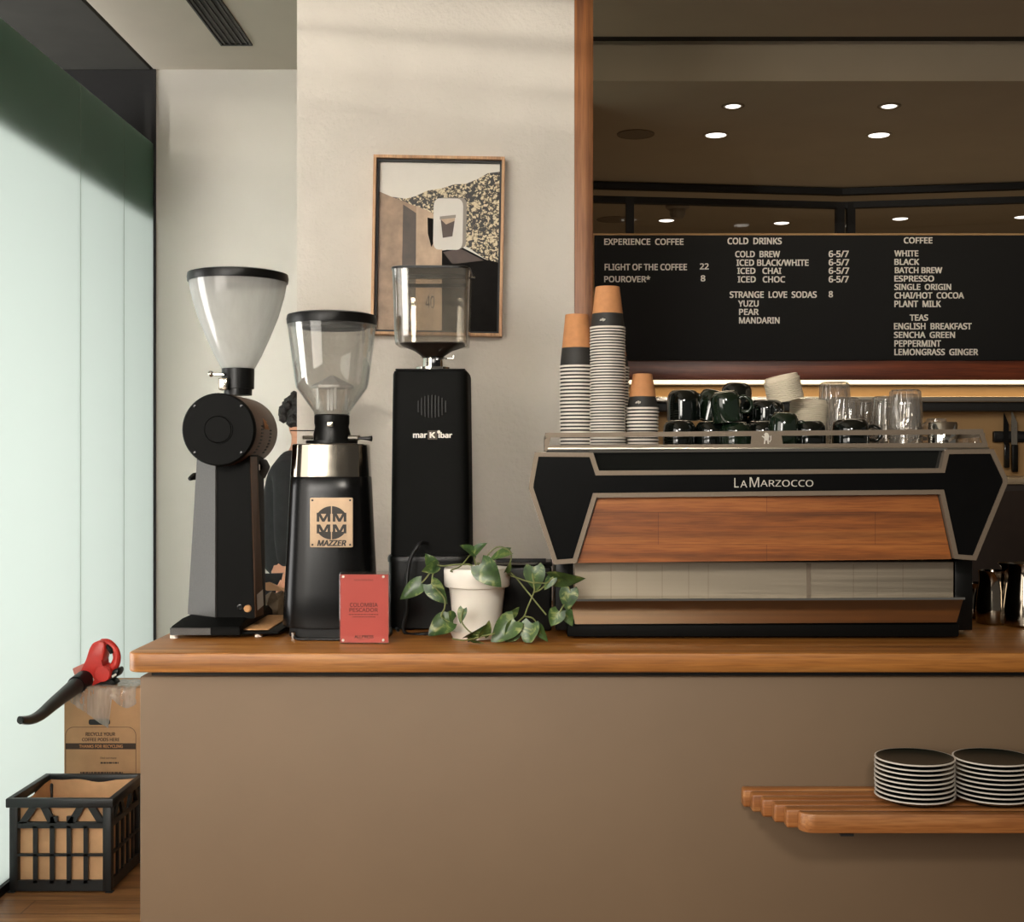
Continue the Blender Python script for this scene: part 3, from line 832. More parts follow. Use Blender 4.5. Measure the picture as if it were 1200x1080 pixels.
# knife rail and knives
D = 4.60
t = thing('knife_rail', 'black magnetic knife rail on the ochre wall', 'knife rail', (X(1200, D), D, Z(512, D)))
bm = nb(); box(bm, X(1165, D), X(1300, D), D, 4.619, Z(518, D), Z(505, D), 0.003); part('bar', bm, 'black_satin', t)
bm = nb(); box(bm, X(1168, D), X(1297, D), D - 0.002, D - 0.0003, Z(514, D), Z(509, D)); part('magnet_strip', bm, 'dark', t)
def knife(px, y0, ym, y1, w, label, hilt='black_satin', bl='steel_v'):
    D = 4.594
    k = thing('kitchen_knife', label, 'knife', (X(px, D), D, Z(y1, D)), 'knives on the rail')
    bm = nb(); prism(bm, [(X(px - w / 2, D), Z(ym, D)), (X(px + w / 2, D), Z(ym, D)), (X(px + w / 2, D), Z(y0 + 14, D)), (X(px - w / 2 + .6, D), Z(y0, D)), (X(px - w / 2, D), Z(y0 + 3, D))], D - 0.0015, D + 0.0012); part('blade', bm, bl, k)
    bm = nb(); box(bm, X(px - w / 2, D), X(px + w / 2, D), D - 0.012, D + 0.003, Z(y1, D), Z(ym, D), 0.003); part('handle', bm, hilt, k)
knife(1179, 483, 520, 548, 6, 'slim dark knife on the rail just right of the espresso machine', 'black_gloss', 'black_satin')
knife(1188.5, 481, 521, 553, 7, 'knife with a bright blade, second on the rail from the espresso machine')
# dark back cabinet
t = thing('back_cabinet', 'dark brown cabinet behind the right end of the espresso machine', 'cabinet', (1.9, 4.3, 0))
zt = Z(560, 4.0)
bm = nb(); box(bm, X(1010, 4.0), 2.9, 4.012, 4.615, 0.0, zt - 0.02, 0.002); part('body', bm, 'cabinet', t)
bm = nb(); box(bm, X(1008, 4.0), 2.92, 4.0, 4.618, zt - 0.02, zt, 0.002); part('top', bm, 'cabinet_top', t)
for k in range(3):
    bm = nb(); xa = X(1010, 4.0) + 0.01 + k * 0.62; box(bm, xa, xa + 0.6, 3.996, 4.0115, 0.1, zt - 0.04, 0.002); part('door', bm, 'cabinet', t)

# ================================================================== GRINDER WITH ROUND DRUM (left)
def glass_shell(prof, cx, cy, seg=48):
    bm = nb(); lathe(bm, prof, cx, cy, seg, cap0=False, cap1=False); return bm
D = 2.94; GXc = X(279, D)
t = thing('coffee_grinder', 'black shop grinder with a round drum and tall milky hopper, leftmost on the counter', 'coffee grinder', (GXc, 2.9, CTOP), 'grinders on the counter')
s = S(D); z = lambda py: Z(py, D)
# hopper
prof = [(19 * s, z(432)), (27 * s, z(417)), (36 * s, z(397)), (46.5 * s, z(371)), (53.5 * s, z(346)), (57 * s, z(327))]
prof_in = [(r - 0.0025, h) for r, h in prof[::-1]]
part('hopper', glass_shell(prof + prof_in, GXc, D), 'hopper1', t, 60)
bm = nb(); lathe(bm, [(52 * s, z(331.5)), (57.6 * s, z(331)), (58.3 * s, z(326)), (57.6 * s, z(321.5)), (50 * s, z(319.5)), (10 * s, z(319))], GXc, D, 56); lid = part('lid', bm, 'black_satin', t)
bm = nb(); lathe(bm, [(30 * s, z(331.6)), (30 * s, z(333.5)), (27 * s, z(334)), (27 * s, z(331.6))], GXc, D, 40, cap0=False, cap1=False); part('grip_ring', bm, 'steel', lid)
bm = nb(); lathe(bm, [(16 * s, z(463)), (16.2 * s, z(456)), (18.5 * s, z(455.5)), (18.8 * s, z(432)), (17 * s, z(430.5))], GXc, D, 36); col = part('hopper_collar', bm, 'black_satin', t)
bm = nb(); tube(bm, [(GXc - 0.025, D - 0.03, z(440)), (GXc - 0.058, D - 0.03, z(439))], 0.0035, 10, 0)
sphere(bm, (GXc - 0.055, D - 0.03, z(439)), 0.0075, 2); part('shutter_knob', bm, 'chrome', col)
bm = nb(); box(bm, GXc - 0.034, GXc - 0.014, D - 0.048, D - 0.02, z(458), z(444), 0.003); part('bracket', bm, 'steel_v', col)
# drum
DX, DZ = X(255, 2.75), Z(503, 2.75); R = 43 * S(2.75)
bm = nb(); lathe(bm, [(R * 0.985, 2.772), (R, 2.776), (R, 2.90), (R * 0.985, 3.0), (R * 0.9, 3.02)], DX, 0, 64, 'Y', DZ); drum = part('drum', bm, 'copper', t, label='brown bronze drum body')
bm = nb(); lathe(bm, [(0.0295, 2.7555), (0.0295, 2.752), (0.0315, 2.752), (0.0315, 2.7555)], DX, 0, 40, 'Y', DZ, False, False)
box(bm, DX - 0.0001, DX + 0.0001, 2.7545, 2.7555, DZ - 0.0001, DZ + 0.0001)
lathe(bm, [(R * 0.2, 2.7552), (R * 0.96, 2.7552), (R, 2.76), (R, 2.7715), (R * 0.96, 2.7718)], DX, 0, 64, 'Y', DZ); cap = part('drum_cover', bm, 'black_powder', drum)
bm = nb()
for a in (45, 135, 225, 315):
    cx, cz = DX + R * 0.9 * math.cos(math.radians(a)), DZ + R * 0.9 * math.sin(math.radians(a))
    bm = nb(); lathe(bm, [(0.0035, 2.756), (0.0035, 2.7535), (0.001, 2.753)], cx, 0, 12, 'Y', cz)
    part('screw', bm, 'black_gloss', drum)
bm = nb(); lathe(bm, [(0.022, 2.7553), (0.0275, 2.7553), (0.029, 2.7535), (0.0275, 2.752), (0.003, 2.752)], DX, 0, 40, 'Y', DZ); part('centre_boss', bm, 'black_powder', drum)
bm = nb()
for row, (yy, n) in enumerate(((2.83, 9), (2.92, 8))):
    for k in range(n):
        a = math.radians(-38 + k * 5.6)
        px_, pz_ = DX + (R + 0.0002) * math.cos(a), DZ + (R + 0.0002) * math.sin(a)
        g = bmesh.ops.create_cube(bm, size=1)
        M = Matrix.Translation((px_, yy, pz_)) @ Matrix.Rotation(-a, 4, 'Y') @ Matrix.Diagonal((0.0012, 0.018, 0.003, 1))
        for v in g['verts']: v.co = M @ v.co
part('vent_slots', bm, 'dark', drum)
bm = nb()
for a0, a1 in ((2, 8), (8, 14), (14, 20)):
    ring = []
    for a, yy in ((a0, 2.85), (a0, 2.905 - (a0 - 2) * .0012), (a1, 2.9 - (a1 - 2) * 0.0025), (a1, 2.85)):
        ring.append(bm.verts.new((DX + (R + 0.0012) * math.cos(math.radians(a)), yy, DZ + (R + 0.0012) * math.sin(math.radians(a)))))
    bm.faces.new(ring)
part('sticker', bm, 'kraft', drum, label='pale reflective sticker on the drum')
bm = nb(); lathe(bm, [(R * 0.88, 3.0), (R * 0.78, 3.03), (R * 0.62, 3.075), (R * 0.58, 3.12), (R * 0.5, 3.13)], DX, 0, 48, 'Y', DZ); part('grinding_head', bm, 'copper', t)
# tapered column
def colring(f, zz):
    def L(a, b): return a + (b - a) * f
    pts = [(-.702, 2.805), (L(-.62, -.631), 2.805), (L(-.613, -.628), 2.865), (L(-.635, -.64), 2.99), (L(-.76, -.735), 2.99), (L(-.785, -.757), L(2.875, 2.8514))]
    return [(x, y, zz) for x, y in pts]
bm = nb(); loft(bm, [colring(0, Z(723, 2.83)), colring(1, Z(533, 2.83))]); bmesh.ops.bevel(bm, geom=list(bm.edges), offset=0.0016, segments=2, affect='EDGES'); colm = part('column', bm, 'black_powder', t, 20)
def facet(f0, f1):
    r0, r1 = colring(0, Z(722, 2.83)), colring(1, Z(535, 2.83))
    def q(r, i, j, k): return Vector(r[i]).lerp(Vector(r[j]), k)
    return r0, r1
r0, r1 = facet(0, 1)
nrm = Vector((-0.65, -0.76, 0)) * 0.0035
bm = nb(); vs = [Vector(r0[5]).lerp(Vector(r0[0]), .03), Vector(r0[5]).lerp(Vector(r0[0]), .97), Vector(r1[5]).lerp(Vector(r1[0]), .97), Vector(r1[5]).lerp(Vector(r1[0]), .03)]
a = [bm.verts.new(v + nrm) for v in vs]; b = [bm.verts.new(v - nrm) for v in vs]
bm.faces.new(a); bm.faces.new(b[::-1])
for i in range(4): bm.faces.new((a[i], b[i], b[(i + 1) % 4], a[(i + 1) % 4]))
part('side_panel', bm, 'grey_powder', colm, label='left side panel with window light in its grey')  # lighter grey paints in the window light on this facet
nrm = Vector((0.98, -0.15, 0)) * 0.001
bm = nb(); vs = [Vector(r0[1]).lerp(Vector(r0[2]), .05), Vector(r0[1]).lerp(Vector(r0[2]), .95), Vector(r1[1]).lerp(Vector(r1[2]), .95), Vector(r1[1]).lerp(Vector(r1[2]), .05)]
a = [bm.verts.new(v + nrm) for v in vs]; b = [bm.verts.new(v - nrm) for v in vs]
bm.faces.new(a); bm.faces.new(b[::-1])
for i in range(4): bm.faces.new((a[i], b[i], b[(i + 1) % 4], a[(i + 1) % 4]))
part('side_panel', bm, 'copper', colm, label='brown right side panel')
bm = nb(); vs = [Vector(r0[1]).lerp(Vector(r0[2]), k).lerp(Vector(r1[1]).lerp(Vector(r1[2]), k), h) + Vector((.0016, -.0003, 0)) for k, h in ((.25, .04), (.95, .06), (.95, .16), (.25, .14))]
bm.faces.new([bm.verts.new(v) for v in vs]); part('rating_label', bm, 'white', colm, label='small white rating label')
bm = nb(); lathe(bm, [(0.008, 2.8045), (0.008, 2.80), (0.006, 2.798), (0.001, 2.798)], X(290, 2.8), 0, 24, 'Y', Z(713, 2.8)); part('power_button', bm, 'cork', colm, label='pale round power button')
bm = nb(); lathe(bm, [(0.0065, 2.8045), (0.0065, 2.801), (0.0045, 2.8005), (0.0045, 2.803)], X(281, 2.8), 0, 20, 'Y', Z(711.5, 2.8), cap1=False); part('socket', bm, 'black_gloss', colm)
# grind dial and spout on the right, lever on the left
bm = nb(); xx = -.626
lathe(bm, [(0.02, xx), (0.034, xx + 0.004), (0.034, xx + 0.02), (0.028, xx + 0.028)], 0, 2.92, 6, 'X', Z(551, 2.92)) if False else None
bm = nb(); prism(bm, [(X(300, 2.95), Z(560, 2.95)), (X(300, 2.95), Z(538, 2.95)), (X(309, 2.95), Z(538, 2.95)), (X(313.5, 2.95), Z(547, 2.95)), (X(307, 2.95), Z(561, 2.95))], 2.90, 2.985, 0.003); part('spout', bm, 'black_powder', t)
bm = nb(); box(bm, X(299, 2.9), X(305, 2.9), 2.89, 2.899, Z(551, 2.9), Z(544, 2.9), 0.001); part('dose_label', bm, 'white', t, label='small white label')
bm = nb(); prism(bm, [(X(300, 2.95), Z(575, 2.95)), (X(300, 2.95), Z(561, 2.95)), (X(307, 2.95), Z(561, 2.95)), (X(306, 2.95), Z(569, 2.95))], 2.92, 2.97, 0.002); part('chute', bm, 'black_satin', t)
bm = nb(); tube(bm, [(X(236, 2.9), 2.9, Z(555, 2.9)), (X(229, 2.9), 2.89, Z(558, 2.9)), (X(224.5, 2.9), 2.88, Z(561, 2.9))], [0.004, 0.0085, 0.004], 10, 4); part('chute_lever', bm, 'black_gloss', t)
# foot: wedge, tray, mat, feet
bm = nb(); xl, xr = X(199, 2.74), X(281, 2.74); zb, zt1, zt2 = CTOP + 0.008, Z(735, 2.74), Z(721.5, 2.83)
rA = [(xl, 2.74, zb), (xr, 2.74, zb), (xr, 3.08, zb), (xl, 3.08, zb)]; rB = [(xl, 2.74, zt1), (xr, 2.74, zt1), (xr, 3.08, zt1), (xl, 3.08, zt1)]
rC = [(xl + 0.012, 2.80, zt2), (xr, 2.80, zt2), (xr, 3.04, zt2), (xl + 0.012, 3.04, zt2)]
loft(bm, [rA, rB, rC]); bmesh.ops.bevel(bm, geom=list(bm.edges), offset=0.002, segments=2, affect='EDGES'); base = part('base', bm, 'black_powder', t, 25)
bm = nb(); box(bm, xl + 0.001, X(247, 2.74), 2.7375, 2.7398, zb + 0.001, zt1 - 0.001); part('edge_strip', bm, 'grey_powder', base)
bm = nb(); box(bm, xr + 0.0005, X(331, 2.80), 2.755, 3.06, zb, zb + 0.006, 0.002); tray = part('tray', bm, 'black_powder', t)
bm = nb(); box(bm, X(275, 2.78) + 0.006, X(318, 2.80), 2.775, 3.03, zb + 0.0061, zb + 0.009, 0.001); part('mat', bm, 'cork', tray, label='tan drip mat')
for px, d in ((204, 2.752), (303, 2.775), (222, 3.05), (312, 3.04)):
    bm = nb(); lathe(bm, [(0.0085, CTOP + 0.0004), (0.0085, CTOP + 0.0085)], X(px, d), d, 20); part('foot', bm, 'white' if d < 2.8 else 'black_rubber', t)

# paper bag behind the tray
D = 3.12; bxc, bzc = X(324, D), CTOP
random.seed(3)
bm = nb()
rings = []
for zz, a, b in ((0.001, .034, .03), (.02, .037, .034), (.045, .032, .03), (.06, .016, .024)):
    rings.append([(bxc + a * math.cos(k * PI / 4 + .3) * random.uniform(.8, 1.15), D + b * math.sin(k * PI / 4 + .3) * random.uniform(.8, 1.15), bzc + max(0.001, zz + (random.uniform(-.006, .006) if zz > .01 else 0))) for k in range(8)])
loft(bm, rings)
t = thing('paper_bag', 'small crumpled brown bag beside the leftmost grinder foot', 'paper bag', (bxc, D, CTOP))
part('bag_body', bm, plain('olive brown bag paper', (104, 86, 64), 0.8, 0, 0.2, 30), t, 0)
bm = nb(); r = [(bxc - .02, D - .012, bzc + .066), (bxc + .02, D - .016, bzc + .067), (bxc + .022, D + .012, bzc + .068), (bxc - .018, D + .014, bzc + .066)]
r2 = [(bxc - .05, D - .01, bzc + .082), (bxc - .012, D - .02, bzc + .088), (bxc - .01, D + .02, bzc + .08), (bxc - .045, D + .02, bzc + .078)]
loft(bm, [r, r2]); part('folded_top', bm, 'kraft_bag', t, 0)

# ================================================================== CONICAL GRINDER (middle)
D = 2.84; cx = X(389, D); s = S(D); z = lambda py: Z(py, D)
t = thing('coffee_grinder', 'black tapering grinder with a chrome collar and flared clear hopper, behind the red sign', 'coffee grinder', (cx, D, CTOP), 'grinders on the counter')
prof = [(20.5 * s, z(486)), (21.5 * s, z(482)), (41 * s, z(455)), (42.5 * s, z(450)), (47 * s, z(415)), (51.5 * s, z(380))]
part('hopper', glass_shell(prof + [(r - 0.0025, h) for r, h in prof[::-1]], cx, D), 'hopper2', t, 35)
bm = nb(); lathe(bm, [(47 * s, z(381.5)), (51.8 * s, z(381)), (52.6 * s, z(375)), (51.5 * s, z(370)), (44 * s, z(368)), (8 * s, z(367.5))], cx, D, 56); lid = part('lid', bm, 'black_satin', t)
bm = nb(); lathe(bm, [(40 * s, z(381.6)), (40 * s, z(385)), (36 * s, z(385)), (36 * s, z(381.6))], cx, D, 40, cap0=False, cap1=False); part('seal_ring', bm, 'grey_powder', lid)
bm = nb(); bmm = [(25 * s, z(455)), (25 * s, z(452)), (2 * s, z(440))]; lathe(bm, bmm, cx, D, 6, cap0=True)
for a in range(4):
    an = a * PI / 2 + .4; xx, yy = cx + 17 * s * math.cos(an), D + 17 * s * math.sin(an); box(bm, xx - .003, xx + .003, yy - .003, yy + .003, z(480), z(453))
box(bm, cx - .003, cx + .003, D - .003, D + .003, z(481), z(446)); part('hopper_guard', bm, 'hopper1', t, 20)
bm = nb(); lathe(bm, [(21.5 * s, z(519)), (21.5 * s, z(508)), (19.5 * s, z(500)), (20.5 * s, z(496)), (20.5 * s, z(487)), (19 * s, z(485.5))], cx, D, 36); colr = part('hopper_neck', bm, 'black_satin', t)
bm = nb(); xx = X(387, D - .04); box(bm, xx - .006, xx + .006, D - .046, D - .036, z(500.5), z(495), .001); part('catch', bm, 'steel', colr)
bm = nb(); lathe(bm, [(22 * s, z(519.5)), (30 * s, z(519.5)), (30 * s, z(516)), (22 * s, z(516))], cx, D, 36); adj = part('adjusting_ring', bm, 'black_satin', t)
bm = nb(); tube(bm, [(cx - 20 * s, D - .02, z(513)), (cx - 31 * s, D - .03, z(512.5))], .0045, 10, 0); part('lever', bm, 'steel', adj)
bm = nb(); tube(bm, [(cx + 22 * s, D - .02, z(513)), (cx + 34 * s, D - .03, z(513))], .006, 10, 0); part('lever', bm, 'steel', adj)
bm = nb(); tube(bm, [(cx + 34 * s, D - .03, z(513.5)), (cx + 49 * s, D - .035, z(514))], [.003, .0035, .0065], 10, 3); part('lever_knob', bm, 'black_gloss', adj)
bm = nb(); tube(bm, [(cx - 20 * s, D - .01, z(504.5)), (cx - 48 * s, D - .01, z(504.5))], .0012, 8, 0); part('locking_pin', bm, 'black_gloss', adj)
def bodyring(py, a): return superring(cx - .001, D, z(py), a * s, min(.098, a * s * 0.98), 3.6, 64)
bm = nb(); loft(bm, [bodyring(520.5, 42), bodyring(521.5, 43), bodyring(556, 45), bodyring(558, 45)]); part('chrome_collar', bm, metal('dark polished steel', (150, 142, 130), 0.12), t, 30, label='polished steel collar')
bm = nb(); loft(bm, [bodyring(729.2, 52.5), bodyring(727, 53.2), bodyring(690, 51.5), bodyring(630, 48.5), bodyring(575, 46), bodyring(559.5, 45.2), bodyring(558.2, 44.4)])
body = part('body', bm, plain('black gloss enamel', (13, 13, 13), 0.24, 0, 0.1, spec=0.25), t, 40)
bm = nb(); loft(bm, [superring(cx, D, CTOP + .0005, .088, .085, 3.6), superring(cx, D, z(729.4), .088, .085, 3.6)]); part('base_ring', bm, 'black_rubber', t)
for sx in (-1, 1):
    bm = nb(); lathe(bm, [(.005, CTOP + .0005), (.005, CTOP + .012), (.003, CTOP + .014)], cx + sx * .07, D - .082, 14); part('foot', bm, 'chrome', t)
MT['engraved'] = plain('engraved grey', (44, 40, 35), 0.5, 0.3)
# badge plate
yb = D - .0945; S2 = S(yb); xp = lambda px: X(px, yb) ; zp = lambda py: Z(py, yb)
tilt = lambda v: v
bm = nb(); prism(bm, roundrect(xp(363.5), xp(413.5), zp(641), zp(583), .003), yb - .0025, yb + .004); plate_ = part('badge_plate', bm, plain('mirror badge', (172, 146, 118), 0.3, 0.5), t, label='mirror finished steel badge plate')
bm = nb(); lg = []
cxp, czp, rp = xp(388.7), zp(612.3), 19.5 * S2
def clipdisc(x0, x1, z0, z1, n=10):
    """a piece of the round emblem between two chords"""
    pts = []
    for k in range(n + 1):
        x = x0 + (x1 - x0) * k / n
        h = math.sqrt(max(0, rp * rp - x * x)); pts.append((x, max(min(z1, h), z0)))
    return [(cxp + x0, czp + z0)] + [(cxp + x, czp + zz) for x, zz in pts] + [(cxp + x1, czp + z0)]
for sx in (-1, 1):
    xs = sorted((sx * .0012, sx * rp * .80))
    p = clipdisc(xs[0], xs[1], 10.5 * S2, rp); prism(bm, p, yb - .0035, yb - .0024)
    p = [(x, 2 * czp - zz) for x, zz in p]; prism(bm, p, yb - .0035, yb - .0024)
part('emblem', bm, 'engraved', plate_, 0)
for ix in (371.5, 390.3):
    for iz in (600.5, 614.2):
        bm = nb(); text_into(bm, 'M', xp(ix), xp(ix + 15.8), zp(iz + 10.5), zp(iz), yb - .0024, .0012, .02); part('lettering', bm, 'engraved', plate_, 0)
bm = nb(); text_into(bm, 'MAZZER', xp(372), xp(406), zp(639.5), zp(632.5), yb - .0024, .0008, .03, shear=.2)
part('lettering', bm, 'engraved', plate_, 0)
bm = nb()
for px in (366.5, 410.5):
    for py in (586, 638):
        bm = nb(); lathe(bm, [(.0022, yb - .0024), (.0022, yb - .0036), (.001, yb - .004)], xp(px), 0, 10, 'Y', zp(py)); part('screw', bm, 'dark', plate_)

# ================================================================== TALL SQUARE GRINDER
D = 2.98; cx = X(507.3, D); s = S(D); z = lambda py: Z(py, D)
t = thing('coffee_grinder', 'tall straight black grinder with a square clear hopper, in front of the framed picture', 'coffee grinder', (cx, D, CTOP), 'grinders on the counter')
dz = 0.088
def sq(py, a, b=None, n=9): return superring(cx, D, z(py), a * s, (b or a * 1.02) * s, n, 72)
bm = nb(); loft(bm, [sq(647.5, 45.6), sq(620, 45.4), sq(480, 43.8), sq(441, 43.2), sq(437.5, 42.2), sq(436.5, 40)]); body = part('body', bm, 'black_powder', t, 40)
bm = nb(); loft(bm, [superring(cx, D, CTOP + .004, 48.5 * s, 49.5 * s, 6, 72), sq(700, 48.8, 49.5, 6), sq(655, 48.6, 49.5, 6)]); part('base', bm, 'black_satin', t, 40)
bm = nb(); loft(bm, [sq(655, 49.6, 50.6, 6), sq(650.5, 49.8, 50.8, 6), sq(648, 48.6, 49.8, 6)]); part('base_lip', bm, 'black_satin', t, 40)
for sx in (-1, 1):
    for sy in (-1, 1):
        bm = nb(); lathe(bm, [(.008, CTOP + .0004), (.008, CTOP + .0042)], cx + sx * .07, D + sy * .07, 16); part('foot', bm, 'black_rubber', t)
bm = nb(); box(bm, cx - 40 * s, cx + 40 * s, D - .075, D + .075, z(436.6), z(434.5), .002); part('top_plate', bm, 'black_satin', t)
bm = nb(); lathe(bm, [(20 * s, z(434.6)), (20 * s, z(430.5)), (12 * s, z(430.2)), (11.5 * s, z(420)), (15 * s, z(418.5))], cx, D, 32); neck = part('hopper_neck', bm, 'chrome', t)
bm = nb(); box(bm, cx - 1 * s, cx + 10 * s, D - .035, D - .022, z(430), z(419), .002); part('shutter_block', bm, 'black_gloss', neck)
bm = nb(); tube(bm, [(cx + 10 * s, D - .03, z(421.5)), (cx + 25 * s, D - .03, z(421)), (cx + 25.5 * s, D - .03, z(417.5))], .0016, 8, 0); part('shutter_rod', bm, 'chrome', neck)
rings = [sq(405, 41.5, 41.5, 7), sq(395, 42.5, 42.5, 7), sq(325, 44.6, 44.6, 7), sq(320.5, 45, 45, 7)]
inn = [superring(cx, D, r[0][2] + (.003 if k == 0 else 0), (a - 1.6) * s, (a - 1.6) * s, 7, 72) for k, (r, a) in enumerate(zip(rings, (41.5, 42.5, 44.6, 45)))]
bm = nb(); loft(bm, rings + inn[::-1], False, True); hop = part('hopper', bm, 'hopper3', t, 40)
bm = nb(); loft(bm, [sq(404.5, 37, 37, 5), sq(411, 22, 22, 3), sq(418.4, 12, 12, 2.2)]); part('hopper_funnel', bm, plain('coffee stained funnel', (46, 34, 26), 0.4, 0, 0.3, 60), t, 30, label='dark coffee-stained funnel')
bm = nb(); loft(bm, [sq(320.4, 45.6, 45.6, 7), sq(318.2, 45.6, 45.6, 7), sq(317.4, 44, 44, 7)]); lid = part('lid', bm, 'black_satin', t, 30)
bm = nb(); r0 = sq(327, 40, 40, 7); r1 = sq(331.5, 40, 40, 7); i0 = superring(cx, D, z(331.5), 38.5 * s, 38.5 * s, 7, 72); i1_ = superring(cx, D, z(327), 38.5 * s, 38.5 * s, 7, 72)
loft(bm, [r0, r1, i0, i1_], False, False); part('inner_seal', bm, 'black_satin', lid)
bm = nb(); tube(bm, [(cx + 45 * s, D - .02, z(327)), (cx + 50 * s, D - .02, z(327))], .003, 8, 0); part('lid_pin', bm, 'chrome', lid)
yb = D - 44.4 * 1.02 * s - .0005; xp = lambda px: X(px, yb); zp = lambda py: Z(py, yb)
# vent grille: upright slits in a round field
bm = nb()
for k in range(9):
    dx = (-16 + k * 4.0); h = math.sqrt(max(4, 18.5 ** 2 - dx ** 2)) * .72
    xc_ = xp(506 + dx); box(bm, xc_ - .0012, xc_ + .0012, yb - .001, yb + .004, zp(476 + h), zp(476 - h))
part('vent_grille', bm, 'dark', body)
bm = nb()
text_into(bm, 'mar', xp(484), xp(500.5), zp(513), zp(507.8), yb, .0012, .03)
part('lettering', bm, 'letter', body, 0)
bm = nb(); text_into(bm, 'K', xp(503.5), xp(510.2), zp(513), zp(506.2), yb - .0012, .001, .03)
part('lettering', bm, 'letter', body, 0)
bm = nb(); text_into(bm, 'ibar', xp(513.8), xp(530), zp(513), zp(506.4), yb, .0012, .03)
lathe(bm, [(1.9 * s, yb), (1.9 * s, yb - .001)], xp(514.2), 0, 16, 'Y', zp(506))
part('lettering', bm, 'letter', body, 0)
bm = nb(); box(bm, xp(501.4), xp(512.4), yb - .001, yb + .002, zp(514.8), zp(504.2)); part('logo_square', bm, 'p_shade', body)
# cables
def cable(name, pts, label, r=.003, parent=None):
    bm = nb(); tube(bm, pts, r, 8, 8)
    if parent: return part(name, bm, 'cable', parent, 60)
    return solo(name, bm, 'cable', label, 'cable', pts[0], smooth=60)
yc = 2.84
cable('power_cord', [(X(500, 2.875), 2.875, Z(636, 2.875)), (X(492, yc), yc, Z(637, yc)), (X(481, yc), yc, Z(655, yc)), (X(477, yc), yc, Z(680, yc)), (X(477, 2.82), 2.82, Z(712, 2.82)), (X(474, 2.82), 2.82, CTOP + .0042), (X(500, 2.8), 2.8, CTOP + .0035), (X(530, 2.86), 2.86, CTOP + .0035)], '', .0042, t)
cable('cable', [(X(350, 2.95), 2.97, CTOP + .0032), (X(345, 2.735), 2.74, CTOP + .0032), (X(372, 2.715), 2.715, CTOP + .0032), (X(420, 2.72), 2.72, CTOP + .0032), (X(458, 2.80), 2.79, CTOP + .0032), (X(452, 3.2), 3.2, CTOP + .0032)], 'thin black cable lying on the countertop around the middle grinder', .003)
cable('cable', [(X(444, 3.3), 3.3, CTOP + .004), (X(452, 3.0), 3.05, CTOP + .004), (X(463, 2.80), 2.86, CTOP + .0035), (X(440, 3.05), 3.2, CTOP + .0035)], 'looped black cable between the red sign and the tall square grinder', .0035)

# ================================================================== RED SIGN
D = 2.665
t = thing('table_sign', 'coral red card sign reading COLOMBIA PESCADOR in a clear acrylic block', 'sign', (X(426, D), D, CTOP))
zb = CTOP + .0005; ztop = Z(672, D)
bm = nb(); box(bm, X(398.5, D), X(455, D), D + .0035, D + .006, zb + .002, ztop - .002); card = part('card', bm, 'red_card', t)
bm = nb(); box(bm, X(398, D), X(455.3, D), D - .004, D + .003, zb, ztop, .001, 1); part('front_pane', bm, 'acrylic', t)
bm = nb(); box(bm, X(398, D), X(455.3, D), D + .0065, D + .03, zb, ztop + .003, .001, 1); part('rear_block', bm, 'acrylic', t)
def txt(s_, a, b, c, d_, bold=.01, dep=.0002):
    L = nb(); text_into(L, s_, X(a, D), X(b, D), Z(d_, D), Z(c, D), D + .0033, dep, bold); part('lettering', L, 'ink', card, 0)
txt('NOW BREWING', 415, 437, 678.6, 680.6, 0)
txt('COLOMBIA', 409.8, 442.5, 706.3, 711.2); txt('PESCADOR', 409.2, 442.6, 712.4, 717)
random.seed(5)
for py, a, b in ((719.6, 408.5, 443), (722.4, 413, 440)):
    x_ = a; L = nb()
    while x_ < b:
        w_ = random.uniform(1.2, 3.2); box(L, X(x_, D), X(min(b, x_ + w_), D), D + .0031, D + .0033, Z(py + .9, D), Z(py, D)); x_ += w_ + .7
    part('small_print', L, 'ink', card, 0)
txt('ALLPRESS', 415, 437.5, 744.3, 747.8, .03); txt('ESPRESSO', 420, 432.5, 748.8, 749.9, 0)
for px in (402.5, 449.5):
    for py in (675.3, 749.5):
        bm = nb(); lathe(bm, [(.0027, D - .0041), (.0027, D - .0062), (.0018, D - .007)], X(px, D), 0, 14, 'Y', Z(py, D)); part('screw', bm, 'white', t)

# ================================================================== POTTED PLANT
D = 2.76; cx = X(559, D); s = S(D)
t = thing('potted_plant', 'trailing variegated pothos in a white clay pot on the countertop', 'plant', (cx, D, CTOP))
zb = CTOP + .0005
H = Z(668, D - .07) - zb
bm = nb(); lathe(bm, [(.030, zb + .012), (.047, zb + .012), (.050, zb + .02), (.060, zb + H * .70), (.0615, zb + H * .725), (.0685, zb + H * .735), (.0705, zb + H * .76), (.0715, zb + H * .96), (.070, zb + H), (.063, zb + H), (.061, zb + H * .95), (.058, zb + H * .86), (.002, zb + H * .86)], cx, D, 56); part('pot', bm, 'pot', t, 30)
bm = nb(); lathe(bm, [(.040, zb), (.052, zb + .001), (.058, zb + .014), (.060, zb + .017), (.057, zb + .017), (.052, zb + .011), (.002, zb + .0105)], cx, D, 48); part('saucer', bm, 'pot', t, 30)
bm = nb(); lathe(bm, [(.0585, zb + H * .865), (.058, zb + H * .885), (.03, zb + H * .90), (.002, zb + H * .89)], cx, D, 32); part('soil', bm, 'soil', t)

